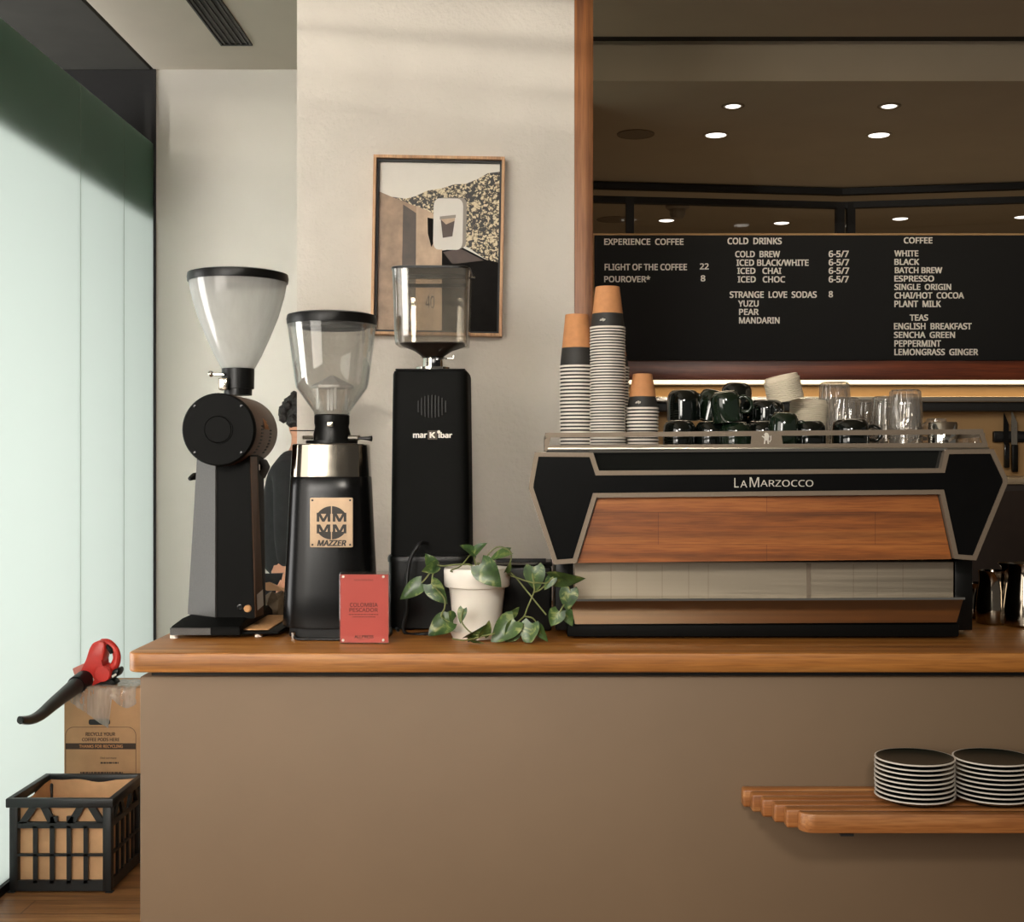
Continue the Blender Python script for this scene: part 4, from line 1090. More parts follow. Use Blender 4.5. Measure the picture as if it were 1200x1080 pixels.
def leaf(bm, tip_from, ang, length, width, roll=0.0, pitch=0.0, cup=0.25, droop=0.25):
    """heart leaf: base at tip_from, pointing along ang (degrees in the picture plane, 0 right, 90 up); roll turns it about its midrib"""
    nu, nv = 9, 7
    base = Vector(tip_from)
    d = Vector((math.cos(math.radians(ang)), -math.sin(math.radians(pitch)), math.sin(math.radians(ang)))).normalized()
    side = d.cross(Vector((0, -1, 0))).normalized(); nrm = side.cross(d).normalized()
    q = Matrix.Rotation(math.radians(roll), 3, d)
    side = q @ side; nrm = q @ nrm
    g = []
    for i in range(nu + 1):
        u = i / nu
        w = (math.sin(PI * min(1, u * .93 + .07) ** .62)) ** .85 * (1 - .1 * u)
        if i == nu: w = 0.0
        row = []
        for j in range(nv + 1):
            vv = j / nv * 2 - 1
            back = -0.13 * (1 - u) ** 3 * (abs(vv) ** 1.2) * 1.2
            p = base + d * (length * (u + back)) + side * (vv * w * width / 2) - nrm * (droop * length * u * u * .6) + nrm * (cup * width * (abs(vv) ** 1.5) * .35 * w)
            p += nrm * (.012 * width * math.sin(9 * u + 3 * vv))
            row.append(bm.verts.new(p))
        g.append(row)
    for i in range(nu):
        for j in range(nv): bm.faces.new((g[i][j], g[i][j + 1], g[i + 1][j + 1], g[i + 1][j]))
def P(px, py, d): return (X(px, d), d, Z(py, d))
fol = nb(); st = nb()
u = S(2.74)
LV = [  # base px, base py, depth, angle, length px, width px, roll, pitch, cup
 (508, 664, 2.74, 118, 18, 17, 25, 10, .3), (512, 662, 2.735, 205, 19, 16, -20, 20, .3),
 (494, 683, 2.73, 215, 32, 21, 15, 5, .3), (505, 684, 2.72, -52, 30, 24, 10, 10, .3),
 (527, 728, 2.70, 208, 30, 30, 30, 20, .5), (531, 727, 2.71, 150, 16, 22, 40, 30, .3),
 (556, 648, 2.75, 145, 20, 14, 45, 20, .5), (556, 648, 2.75, 45, 20, 14, -45, 20, .5),
 (597, 647, 2.73, 195, 26, 18, 55, 10, .4), (563, 661, 2.665, -48, 36, 32, 5, 12, .3),
 (543, 713, 2.66, -105, 18, 13, 25, 5, .3), (548, 747, 2.66, 30, 30, 18, 50, 25, .4), (566, 744, 2.655, 62, 20, 16, 40, 20, .4),
 (550, 747, 2.66, -25, 20, 12, 60, 20, .4), (603, 727, 2.68, 222, 38, 31, 15, 10, .35), (597, 722, 2.69, 40, 16, 12, 30, 10, .3),
 (604, 732, 2.685, -112, 26, 24, -20, 15, .3), (626, 664, 2.71, -85, 29, 27, 8, 8, .3),
 (645, 676, 2.69, -8, 41, 26, 40, 5, .3), (648, 676, 2.69, 235, 18, 13, 10, 5, .3), (668, 690, 2.70, -100, 26, 24, 15, 5, .3),
 (655, 716, 2.70, -120, 20, 21, 10, 5, .4), (663, 715, 2.71, -70, 20, 16, 20, 10, .3),
 (623, 730, 2.675, -105, 29, 25, 25, 12, .3), (630, 733, 2.675, -62, 22, 16, 35, 10, .3), (593, 670, 2.70, 60, 14, 10, 50, 10, .4),
]
for px, py, d, ang, ln, wd, rl, pt, cp in LV:
    leaf(fol, P(px, py, d), ang, ln * S(d), wd * S(d), rl, pt, cp, .25)
# keep foliage above the worktop
for v in fol.verts:
    if v.co.z < CTOP + .002: v.co.z = CTOP + .002 + (v.co.z - CTOP) * .02 + random.uniform(0, .001)
part('foliage', fol, 'leaf', t, 60)
VN = [
 [(556, 672, 2.76), (552, 662, 2.74), (536, 661, 2.735), (520, 663, 2.735), (510, 661, 2.738)],
 [(546, 672, 2.76), (528, 669, 2.70), (540, 663, 2.72), (551, 650, 2.745), (556, 647, 2.75)],
 [(510, 662, 2.738), (507, 674, 2.735), (506, 684, 2.72)], [(510, 662, 2.738), (500, 676, 2.735), (494, 683, 2.73)],
 [(506, 684, 2.72), (520, 700, 2.71), (521, 712, 2.70), (517, 722, 2.70), (527, 729, 2.70)],
 [(560, 672, 2.76), (556, 655, 2.75), (556, 647, 2.75)],
 [(578, 672, 2.76), (570, 655, 2.74), (582, 641, 2.74), (597, 645, 2.73), (599, 655, 2.72), (593, 667, 2.73), (590, 671, 2.76)],
 [(568, 670, 2.75), (560, 660, 2.69), (563, 661, 2.665)],
 [(590, 672, 2.75), (600, 672, 2.73), (618, 693, 2.72), (630, 708, 2.71), (640, 720, 2.71)],
 [(646, 678, 2.69), (640, 683, 2.69), (626, 683, 2.70), (626, 692, 2.70), (618, 712, 2.69), (614, 722, 2.685), (605, 730, 2.68)],
 [(646, 678, 2.69), (634, 690, 2.695), (626, 694, 2.70)], [(626, 683, 2.70), (624, 672, 2.71), (626, 664, 2.71)],
 [(614, 722, 2.685), (624, 724, 2.68), (630, 732, 2.675), (632, 740, 2.675)], [(646, 678, 2.69), (652, 674, 2.69), (664, 686, 2.70), (668, 692, 2.70), (666, 700, 2.705), (657, 715, 2.70), (652, 730, 2.70)],
 [(543, 714, 2.66), (541, 728, 2.655), (552, 741, 2.655), (566, 745, 2.655)], [(530, 748, 2.66), (545, 750, 2.655), (566, 745, 2.655), (580, 742, 2.66)],
 [(590, 672, 2.75), (604, 676, 2.72), (615, 680, 2.70), (626, 683, 2.70)],
]
for v in VN:
    tube(st, [P(*p) for p in v], .0017, 6, 5)
for v in st.verts:
    if v.co.z < CTOP + .002: v.co.z = CTOP + .002
part('vines', st, 'stem', t, 60)

# black box behind the plant
D = 2.86
t = thing('knock_box', 'black box standing between the white pot and the espresso machine', 'knock box', (X(622, D), 2.93, CTOP))
bm = nb(); box(bm, X(574, D), X(646.5, D), D, 3.02, CTOP + .001, Z(663.5, D), .006, 3); part('body', bm, 'black_satin', t)
bm = nb(); box(bm, X(573, D), X(647.5, D), D - .002, 3.022, Z(663.4, D), Z(661, D), .003, 2); part('rim', bm, 'black_gloss', t)
bm = nb(); tube(bm, [(X(580, D), 2.94, Z(660.5, D)), (X(640, D), 2.94, Z(660.5, D))], .006, 10, 0); part('bar', bm, 'black_rubber', t)

# ================================================================== ESPRESSO MACHINE
D = 2.70
t = thing('espresso_machine', 'wide black and timber espresso machine with angular steel-edged back panel', 'espresso machine', (X(900, D), 3.05, CTOP))
q = lambda px, py, d=D: (X(px, d), Z(py, d))
O = [(626.5, 529.5), (695, 530), (702, 551.5), (1103, 548.5), (1108, 526.5), (1164.5, 526), (1180.5, 560), (1181, 566), (1144, 656.5), (1118.5, 654.5), (1102, 579), (699, 583), (675.5, 659.5), (649, 661.5), (619.5, 572), (620, 566)]
Ow = [q(*p) for p in O]
k8 = 5.4 * S(D)
In = inset(Ow, k8)
bm = nb(); prism(bm, inset(Ow, k8 * .6), D + .003, D + .03); body_f = part('fascia', bm, 'black_gloss' if False else plain('black fascia glass', (12, 12, 12), 0.3, spec=0.12), t, 0, label='black angular back fascia')
bm = nb(); ring_prism(bm, Ow, In, D, D + .032); part('fascia_frame', bm, 'bronze_frame', t, 0, label='bead blasted steel edging')
# timber panel
bm = nb(); prism(bm, [q(700.5, 583.5), q(1101, 579.5), q(1117.5, 655.5), q(677, 660)], D + .014, D + .034); part('timber_panel', bm, 'panel_wood', t, 0, label='orange brown timber back panel')
# glass strip and top lip
d2 = D + .02
bm = nb(); prism(bm, [q(696, 531, d2), q(1108, 528, d2), q(1103, 551, d2), q(702, 553.5, d2)], d2, d2 + .01); part('rear_glass', bm, 'smoke_glass', t, 0, label='dark reflective glass strip')
bm = nb(); prism(bm, [q(690, 527.8, D + .005), q(1110, 524.8, D + .005), q(1110, 527.6, D + .005), q(690, 530.4, D + .005)], D + .005, D + .03); part('top_lip', bm, 'chrome', t, 0)
# main body, top tray, side cheeks
z0, z1 = CTOP + .001, Z(524, 2.74)
xl, xr = X(640, 2.9), X(1160, 2.9)
bm = nb(); box(bm, X(640, 2.74), X(1165, 2.74), 2.735, 3.36, Z(600, 2.74), z1 - .006, .004); part('body', bm, 'black_satin', t)
bm = nb(); prism(bm, [q(640, 600, 2.75), q(1165, 597, 2.75), q(1137, 655, 2.75), q(662, 656, 2.75)], 2.78, 3.35); part('lower_body', bm, 'black_satin', t, 0)
TOPZ = z1
bm = nb(); box(bm, X(642, 2.74), X(1160, 2.74), 2.74, 3.35, z1 - .0055, z1, .002); part('cup_tray', bm, 'steel', t)
# perforated cup rail of bent plate
dr = 2.765
r_out = [q(640.5, 507.5, dr), q(1152, 502.5, dr), q(1158.5, 526.5, dr), q(637.5, 528.5, dr)]
def railpiece(name, poly, y0=dr, y1=dr + .004):
    bm = nb(); prism(bm, poly, y0, y1); return bm
bm = nb()
pieces = [[(640.5, 507), (1152, 502.5), (1153, 508.6), (640.2, 512.5)], [(638.6, 521.5), (1157, 518.5), (1158.5, 526.3), (637.6, 528.8)],
          [(640.2, 512.5), (645.5, 512.5), (643.3, 521.5), (638.6, 521.5)], [(881, 510.6), (916, 510.3), (917.5, 520), (880, 520.2)], [(1147.5, 508.6), (1153, 508.6), (1157, 518.5), (1151.5, 518.6)]]
for p in pieces: prism(bm, [q(a, b, dr) for a, b in p], dr, dr + .004)
for xx in (X(640, dr), X(1154, dr)):
    box(bm, xx - .002, xx + .002, dr + .004, 3.33, Z(527, dr), Z(521, dr)); box(bm, xx - .002, xx + .002, dr + .004, 3.33, Z(512, dr), Z(507, dr))
    for yy in (2.95, 3.14, 3.325): box(bm, xx - .002, xx + .002, yy, yy + .012, Z(521, dr), Z(512, dr))
rail = part('cup_rail', bm, 'bronze_frame', t, 0)
# small standing lion emblem in the middle of the rail
bm = nb(); e = lambda dx, dy: q(898 + dx, 514 + dy, dr)
for poly in ([(-3, 6), (-1.5, 6), (-1, 2), (1, 2), (1.5, 6), (3, 6), (2.6, 0), (3.4, -3), (1.8, -6.5), (-.4, -7.4), (-2.6, -5.6), (-2, -3), (-3.6, -1.5), (-2.4, 0)],
             [(3.2, 3), (5, 1), (4.6, -3), (5.6, -4), (5.8, 1), (4, 4.4)], [(-2.4, -2.6), (-5, -3.6), (-5.2, -2.4), (-2.6, -1)]):
    prism(bm, [e(a, b) for a, b in poly], dr - .002, dr)
part('emblem', bm, 'logo_metal', rail, 0, label='small shiny lion emblem')
# lettering
bm = nb(); dl = D + .003
text_into(bm, 'L', X(860.5, dl), X(865.5, dl), Z(571, dl), Z(560, dl), dl + .0005, .002, 0)
text_into(bm, 'A', X(867.5, dl), X(875.5, dl), Z(571, dl), Z(562.8, dl), dl + .0005, .002, 0)
text_into(bm, 'M', X(878.5, dl), X(889.5, dl), Z(570.6, dl), Z(559, dl), dl + .0005, .002, 0)
text_into(bm, 'ARZOCCO', X(891, dl), X(953, dl), Z(570, dl), Z(562.2, dl), dl + .0005, .002, 0)
part('lettering', bm, 'logo_metal', body_f, 0)
# steel splash panel with faint seams
d3 = 2.775
bm = nb(); box(bm, X(673, d3), X(1117.5, d3), d3, d3 + .03, Z(705, d3), Z(658, d3), .001, 1); pan = part('rear_panel', bm, metal('satin steel sheet', (176, 164, 146), 0.42, 'X'), t, 0, label='satin steel lower back panel')
bm = nb()
for px in (716, 746, 776, 807, 830, 946, 1000, 1028, 1058):
    box(bm, X(px, d3) - .0004, X(px, d3) + .0004, d3 - .0006, d3 - .0001, Z(702, d3), Z(661, d3))
part('seams', bm, 'bronze_frame', pan, 0)
bm = nb(); box(bm, X(945, d3), X(950, d3), d3 - .002, d3 - .0002, Z(703, d3), Z(660, d3), .0005, 1); part('seam_strip', bm, 'bronze_frame', pan)
# drip tray face leaning outwards at the top
d4 = 2.715
bm = nb()
rT = [(X(668, d4), d4, Z(703.5, d4)), (X(1129, d4), d4, Z(701.5, d4)), (X(1129, d4), d4 + .1, Z(701.5, d4)), (X(668, d4), d4 + .1, Z(703.5, d4))]
rB = [(X(674, d4), d4 + .006, Z(731.5, d4)), (X(1122, d4), d4 + .006, Z(729.5, d4)), (X(1122, d4), d4 + .1, Z(729.5, d4)), (X(674, d4), d4 + .1, Z(731.5, d4))]
loft(bm, [rB, rT]); part('drip_tray', bm, metal('mirror steel tray', (206, 186, 158), 0.09), t, 0, label='mirror polished drip tray edge')
bm = nb(); prism(bm, [q(666.5, 701.6, d4), q(1130.5, 699.6, d4), q(1130.5, 702.2, d4), q(666.5, 704.2, d4)], d4 - .003, d4 + .08); part('tray_rim', bm, 'chrome', t, 0)
bm = nb(); box(bm, X(665, 2.735), X(1124, 2.735), 2.735, 3.30, CTOP + .006, Z(731, 2.735), .002); part('plinth', bm, 'black_powder', t)
for px in (700, 1090):
    for yy in (2.80, 3.22):
        bm = nb(); lathe(bm, [(.02, CTOP + .0004), (.02, CTOP + .0058)], X(px, 2.8), yy, 20); part('foot', bm, 'black_rubber', t)
# upright legs either side
for a, b in ((651, 672), (1119, 1140)):
    bm = nb(); box(bm, X(a, 2.79), X(b, 2.79), 2.79, 3.3, CTOP + .012, Z(656, 2.79), .003); part('side_leg', bm, 'black_satin', t)

# ================================================================== PAPER CUPS
def cup_mesh(rim, top, h, name, full=True, band=(0.0, .35), rh=.0042):
    """inverted paper cup: rim on the ground, base on top"""
    bm = nb()
    wall = lambda z_: rim - .0016 + (top - rim + .0016) * z_ / h
    prof = [(rim - .0022, .0002), (rim - .0004, 0.0), (rim, rh * .25), (rim, rh * .75), (rim - .0006, rh), (wall(rh + .0004), rh + .0004)]
    if full:
        prof += [(wall(h * band[1]), h * band[1]), (wall(h * band[1] + .0004), h * band[1] + .0004), (top, h), (top - .0016, h), (top - .002, h - .006), (.001, h - .0062)]
    else:
        prof += [(wall(h * band[1]), h * band[1]), (top, h), (.001, h - .0002)]
    lathe(bm, prof, 0, 0, 40, cap0=False)
    me = finish(name, bm, ['white', 'cup_band', 'kraft'], 40)
    for p in me.polygons:
        z_ = p.center.z
        p.material_index = 0 if z_ < rh + .0003 else (1 if z_ < h * band[1] + .0002 else 2)
    return me
def cup_top(name, rim, top, h, bandf, loc, label, group, mark=False):
    """the uncovered cup on a stack: rim, printed band, kraft sleeve"""
    t = thing(name, label, 'paper cup', loc, group)
    wall = lambda z_: rim - .0016 + (top - rim + .0016) * z_ / h
    bm = nb(); lathe(bm, [(rim - .0022, .0002), (rim - .0004, 0), (rim, .0012), (rim, .0032), (rim - .0006, .0042), (wall(.005), .0046)], 0, 0, 40, cap0=False, cap1=False); part('rim', bm, 'white', t, local=True)
    bm = nb(); lathe(bm, [(wall(.0046), .0046), (wall(h * bandf), h * bandf)], 0, 0, 40, cap0=False, cap1=False); b_ = part('printed_band', bm, 'cup_band', t, local=True)
    bm = nb(); lathe(bm, [(wall(h * bandf), h * bandf + .0001), (top, h - .0006), (top - .0006, h), (top - .0018, h), (top - .002, h - .006), (.001, h - .0062)], 0, 0, 40, cap0=False); part('cup_base', bm, 'kraft', t, local=True, label='kraft coloured base end')
    if mark:
        bm = nb(); text_into(bm, 'allp', -.017, -.003, h * bandf * .5 - .003, h * bandf * .5 + .004, 0, .0001, .02, shear=.25)
        for v in bm.verts:
            ang = v.co.x / rim - .12; rr = wall(v.co.z) + .0004
            v.co = (rr * math.sin(ang), -rr * math.cos(ang), v.co.z)
        part('lettering', bm, 'letter', b_, 0, local=True)
    return t
def stack(px, d, ztop_py, n, rim, top, h, bandf, group, body, toplabel, nm, mark=False, zbase=None, yoff=0):
    x = X(px, d); zb_ = TOPZ + .0005
    zr = Z(ztop_py, d - rim)          # underside of the topmost rim
    pitch = (zr - zb_) / (n - 1)
    me = cup_mesh(rim, top, h, nm, False, (0, bandf), min(.0042, pitch * .52))
    for k in range(n - 1):
        o = bpy.data.objects.new('paper_cup', me); C.objects.link(o)
        o.location = (x + random.uniform(-.0007, .0007), d + yoff + random.uniform(-.0007, .0007), zb_ + k * pitch)
        tag(o, body, 'paper cup', group)
    cup_top('paper_cup', rim, top, h, bandf, (x, d + yoff, zr), toplabel, group, mark)
stack(676, 2.90, 429.3, 23, .0400, .0262, .120, .37, 'cups in the left stack', 'nested paper cup with only its white rim showing, in the left cup stack', 'topmost kraft-based paper cup of the left stack', 'nested_cup')
stack(712, 2.87, 383.5, 42, .0402, .0272, .0945, .36, 'cups in the tallest stack', 'nested paper cup with only its white rim showing, in the tallest cup stack', 'topmost kraft-based paper cup of the tallest stack', 'nested_cup', True)
stack(753, 2.88, 479.0, 12, .0366, .0216, .080, .36, 'cups in the short stack', 'nested paper cup with only its white rim showing, in the short cup stack', 'topmost kraft-based paper cup of the short right stack', 'nested_cup', True)
stack(718.5, 2.97, 431, 27, .0380, .0262, .06, .5, 'cups in the rear stack', 'nested paper cup in the stack half hidden behind the tallest stack', 'topmost cup of the stack half hidden behind the tallest stack', 'nested_cup')

# ================================================================== MUGS (upside down on the cup tray)
def mug(loc, rot, r, h, label, matn='mug_black', spin=0.0, saucer_w=False, name='mug'):
    t = thing(name, label, 'mug', loc, 'mugs on the machine', rot)
    bm = nb()
    lathe(bm, [(r - .004, .002), (r - .0025, 0), (r - .0004, .0012), (r, .006), (r * .995, h * .6), (r * .95, h * .82), (r * .82, h * .94), (r * .66, h), (r * .62, h - .0005), (r * .58, h - .003), (.002, h - .003)], 0, 0, 44, cap0=False)
    lathe(bm, [(.002, h - .007), (r * .6, h - .0072), (r * .9, h * .75), (r - .0045, h * .5), (r - .004, .002)], 0, 0, 44, cap1=False)
    b_ = part('cup', bm, matn, t, 40, local=True)
    bm = nb(); a = math.radians(spin); c, s_ = math.cos(a), math.sin(a)
    pts = [((r - .002) * c, (r - .002) * s_, h * .28), ((r + .014) * c, (r + .014) * s_, h * .26), ((r + .023) * c, (r + .023) * s_, h * .42), ((r + .021) * c, (r + .021) * s_, h * .62), ((r + .008) * c, (r + .008) * s_, h * .76), ((r * .95) * c, (r * .95) * s_, h * .74)]
    tube(bm, pts, .0045, 10, 6); part('handle', bm, matn, t, 60, local=True)
    bm = nb(); lathe(bm, [(r * .67, h - .0004), (r * .66, h + .0004), (r * .61, h + .0002), (r * .615, h - .001)], 0, 0, 40, cap0=False, cap1=False); part('foot_ring', bm, 'lid', t, local=True, label='unglazed pale foot ring')
    return t
T0 = TOPZ + .0006
dm = 2.93
mug((X(796, dm), dm, T0), (0, 0, 0), .0375, .062, 'dark glazed mug on the tray directly right of the short cup stack', 'mug_black', 40)
mug((X(832, dm + .02), dm + .01, T0), (0, 0, 0), .036, .060, 'low dark mug on the tray below the leaning mugs', 'mug_black', 70)
mug((X(801, 2.97), 2.97, T0 + .0635), (0, 0, 0), .0385, .070, 'tall dark mug standing upside down on the mug beside the short cup stack', 'mug_black', 100)
mug((X(862, 2.92), 2.92, T0), (0, 0, 0), .037, .058, 'dark mug on the tray hidden mostly by the rail, left of the lion emblem', 'mug', 120)
mug((X(853, 2.915), 2.915, T0 + .0605), (math.radians(6), math.radians(-8), 0), .0345, .068, 'green mug with its handle curling right, tilted in the middle of the pile', 'mug', -14)
mug((X(830, 3.02), 3.02, T0 + .063), (0, math.radians(14), 0), .036, .074, 'slim dark mug leaning to the right behind the green tilted mug', 'mug', 170)
mug((X(862, 3.03), 3.03, T0 + .078), (math.radians(-4), math.radians(3), 0), .037, .075, 'topmost dark mug whose pale foot ring shows, at the peak of the pile', 'mug_black', 95)
mug((X(862, 3.03), 3.03, T0), (0, 0, 0), .038, .076, 'dark mug under the topmost mug at the rear of the pile', 'mug_black', 95)
mug((X(898, 2.99), 2.99, T0 + .062), (0, 0, 0), .0415, .05, 'wide dark mug with flat top, right of the topmost mug', 'mug_black', -80)
mug((X(893, 2.95), 2.95, T0), (0, 0, 0), .040, .061, 'dark mug on the tray behind the lion emblem, handle towards the front', 'mug_black', -80)
mug((X(917, 2.875), 2.875, T0), (math.radians(2), math.radians(3), 0), .0335, .078, 'green mug standing on the tray just right of the lion emblem', 'mug', -10)
mug((X(948, 2.89), 2.89, T0), (0, 0, 0), .0375, .060, 'dark mug between the green mug and the one with a handle to the right', 'mug_black', 100)
mug((X(997, 2.89), 2.89, T0), (0, 0, 0), .0425, .064, 'dark mug with its handle pointing right, in front of the tumblers', 'mug_black', -6)

# ================================================================== STACKED LIDS
def lid_stack(base, rot, n, r, pitch, label, toplabel, group):
    bm = nb(); h = .012
    lathe(bm, [(r * .99, 0), (r, .0012), (r, .0034), (r * .975, .0042), (r * .93, .0048), (r * .90, h), (r * .84, h + .001), (r * .82, h - .003), (.002, h - .0032)], 0, 0, 44, cap0=False)
    me = finish('lid', bm, 'lid', 30)
    M = Matrix.Translation(base) @ Euler(rot).to_matrix().to_4x4()
    for k in range(n):
        o = bpy.data.objects.new('cup_lid', me); C.objects.link(o)
        p = M @ Vector((random.uniform(-.0006, .0006), random.uniform(-.0006, .0006), k * pitch))
        o.location = p; o.rotation_euler = rot
        tag(o, toplabel if k == n - 1 else label, 'lid', group)
lid_stack((X(945, 3.10), 3.10, T0), (0, math.radians(4), 0), 24, .047, .0046, 'cream lid within the taller lid stack between the mugs and tumblers', 'topmost cream lid of the stack between the mugs and tumblers', 'lids in the taller stack')
lid_stack((X(921, 3.01), 3.01, T0 + .113), (math.radians(4), math.radians(-13), 0), 11, .0425, .0046, 'cream lid within the tilted lid stack resting on the mugs', 'topmost cream lid of the tilted stack on the mugs', 'lids in the tilted stack')

# ================================================================== GLASS TUMBLERS
def tumbler_mesh(r0, r1, h):
    bm = nb(); seg = 60; R_ = []
    def ring(r, z_, flute): return [((r + flute * (abs(math.sin(i * PI * 10 / seg)) - .6)) * math.cos(2 * PI * i / seg), (r + flute * (abs(math.sin(i * PI * 10 / seg)) - .6)) * math.sin(2 * PI * i / seg), z_) for i in range(seg)]
    rr = lambda z_: r0 + (r1 - r0) * z_ / h
    R_ = [ring(r0 - .0005, 0, 0), ring(r0, .001, 0), ring(rr(h * .22), h * .22, 0), ring(rr(h * .25), h * .25, .004), ring(rr(h * .93), h * .93, .005), ring(rr(h) - .002, h - .001, .001), ring(rr(h) - .006, h, 0),
          ring(rr(h) - .012, h - .002, 0)]
    inn = [ring(.004, h - .012, 0), ring(rr(h) - .007, h - .011, 0), ring(rr(h * .5) - .003, h * .5, 0), ring(r0 - .0022, .0005, 0)]
    loft(bm, R_, False, True); loft(bm, inn, True, False)
    return finish('tumbler', bm, 'tumbler', 30)
tm = tumbler_mesh(.0395, .0335, .088)
def tumblers(px, d, n, pitch, labels):
    for k in range(n):
        o = bpy.data.objects.new('tumbler', tm); C.objects.link(o)
        o.location = (X(px, d), d, T0 + k * pitch); o.rotation_euler = (0, 0, random.uniform(0, 1))
        tag(o, labels[k], 'glass', 'stacked tumblers')
tumblers(978, 3.10, 3, .0365, ['fluted clear tumbler at the bottom of the tallest left tumbler stack', 'fluted clear tumbler in the middle of the tallest left tumbler stack', 'topmost fluted clear tumbler of the tallest left tumbler stack'])
tumblers(990, 2.99, 2, .0300, ['lower clear tumbler directly behind the mug with a right-hand handle', 'upper clear tumbler directly behind the mug with a right-hand handle'])
tumblers(1020, 3.12, 2, .0300, ['lower clear tumbler of the pair between the two taller tumbler stacks', 'upper clear tumbler of the pair between the two taller tumbler stacks'])
tumblers(1040, 3.05, 2, .0360, ['lower clear tumbler tucked left of the right tumbler stack', 'upper clear tumbler tucked left of the right tumbler stack'])
tumblers(1061, 2.96, 3, .0235, ['bottom fluted tumbler of the right tumbler stack', 'middle fluted tumbler of the right tumbler stack', 'topmost fluted tumbler of the right tumbler stack'])
# steel cup and small glasses at the right end
def lathe_thing(name, label, cat, loc, prof, mat_, group=None, seg=44):
    bm = nb(); lathe(bm, prof, 0, 0, seg, cap0=False, cap1=False)
    return solo(name, bm, mat_, label, cat, loc, group, 40, local=True)
d = 2.92
lathe_thing('steel_cup', 'small polished steel cup upside down at the right end of the tray', 'cup', (X(1105, d), d, T0), [(.033, 0), (.0345, .001), (.0345, .003), (.0335, .004), (.0335, .055), (.031, .0585), (.001, .059)], 'chrome')
d = 3.05
lathe_thing('shot_glass', 'small clear glass jar just behind the steel cup', 'glass', (X(1097, d), d, T0), [(.034, 0), (.036, .002), (.036, .05), (.03, .06), (.024, .064), (.024, .07), (.020, .071), (.001, .071)], 'tumbler')
d = 2.95
for px, lb in ((1129, 'tiny shot glass next to the steel cup, left of two'), (1142, 'tiny shot glass at the far right end of the cup rail')):
    lathe_thing('shot_glass', lb, 'glass', (X(px, d), d, T0), [(.0105, 0), (.0118, .001), (.0118, .027), (.0095, .03), (.001, .030)], 'tumbler', 'shot glasses')

# ================================================================== MILK PITCHERS
def pitcher(px, d, r, h, label, spin, matn):
    t = thing('milk_pitcher', label, 'milk pitcher', (X(px, d), d, CTOP), 'milk pitchers')
    bm = nb(); seg = 48
    prof = [(r * .9, .0006), (r, .006), (r * 1.0, h * .3), (r * .9, h * .62), (r * .8, h * .8), (r * .82, h * .94), (r * .88, h)]
    rg = []
    for k, (rr, hh) in enumerate(prof):
        ring = []
        for i in range(seg):
            a = 2 * PI * i / seg; f = rr
            if k >= 4:
                dd = math.cos(a - math.radians(spin + 180)); f += (max(0, dd) ** 12) * r * .28 * (k - 3) / 3
            ring.append((X(px, d) + f * math.cos(a), d + f * math.sin(a), CTOP + hh))
        rg.append(ring)
    inn = [[(X(px, d) + (p[0] - X(px, d)) * .95, d + (p[1] - d) * .95, max(p[2], CTOP + .008)) for p in r_] for r_ in rg[::-1]]
    loft(bm, rg + inn, True, True); part('jug', bm, matn, t, 40)
    a = math.radians(spin); c, s_ = math.cos(a), math.sin(a)
    bm = nb(); tube(bm, [(X(px, d) + k_ * c, d + k_ * s_, CTOP + hh) for k_, hh in ((r * .86, h * .86), (r * 1.3, h * .9), (r * 1.62, h * .78), (r * 1.6, h * .45), (r * 1.3, h * .24), (r * .98, h * .26))], .005, 8, 6); part('handle', bm, matn, t, 60)
MT['pitcher'] = metal('dark polished steel jug', (150, 140, 126), 0.1)
pitcher(1140, 3.12, .035, .085, 'small steel milk pitcher closest to the espresso machine', 100, 'pitcher')
pitcher(1164, 3.00, .040, .125, 'middle steel milk pitcher between the small one and the large one', 60, 'pitcher')
pitcher(1203, 2.96, .056, .145, 'large steel milk pitcher cut by the right edge of the photo', -20, 'pitcher')

# ================================================================== CRATE, BAG, BOX, BLOWER
def bars(bm, plane, fixed0, fixed1, x0, x1, z0, z1):
    if plane == 'y': box(bm, x0, x1, fixed0, fixed1, z0, z1)
    else: box(bm, fixed0, fixed1, x0, x1, z0, z1)
cx0, cx1, cy0, cy1, ch = -1.715, -1.382, 4.15, 4.475, Z(935, 4.15)
t = thing('milk_crate', 'black plastic milk crate on the floor against the frosted glass', 'crate', ((cx0 + cx1) / 2, (cy0 + cy1) / 2, 0))
bm = nb(); e = .008
# rim band
for (a, b, c, d) in ((cx0 - e, cx1 + e, cy0 - e, cy0 + .012), (cx0 - e, cx1 + e, cy1 - .012, cy1 + e), (cx0 - e, cx0 + .012, cy0, cy1), (cx1 - .012, cx1 + e, cy0, cy1)):
    box(bm, a, b, c, d, ch - .030, ch, .004)
part('rim', bm, 'crate', t)
bm = nb(); w = .012
for x in (cx0, cx1 - .03):
    for y in (cy0, cy1 - .03): box(bm, x, x + .03, y, y + .03, .004, ch - .028, .006)
box(bm, cx0 + .003, cx1 - .003, cy0 + .003, cy1 - .003, .004, .014, .002)
for zz, hh in ((.006, .034), (.118, .008), (ch - .098, .020)):
    for y in (cy0 + .002, cy1 - .012): box(bm, cx0 + .02, cx1 - .02, y, y + .010, zz, zz + hh)
    for x in (cx0 + .002, cx1 - .012): box(bm, x, x + .010, cy0 + .02, cy1 - .02, zz, zz + hh)
n = 5
for k in range(1, n):
    xx = cx0 + .03 + (cx1 - cx0 - .06) * k / n; yy = cy0 + .03 + (cy1 - cy0 - .06) * k / n
    for y in (cy0 + .002, cy1 - .012): box(bm, xx - .007, xx + .007, y, y + .009, .03, ch - .09)
    for x in (cx0 + .002, cx1 - .012): box(bm, x, x + .009, yy - .007, yy + .007, .03, ch - .09)
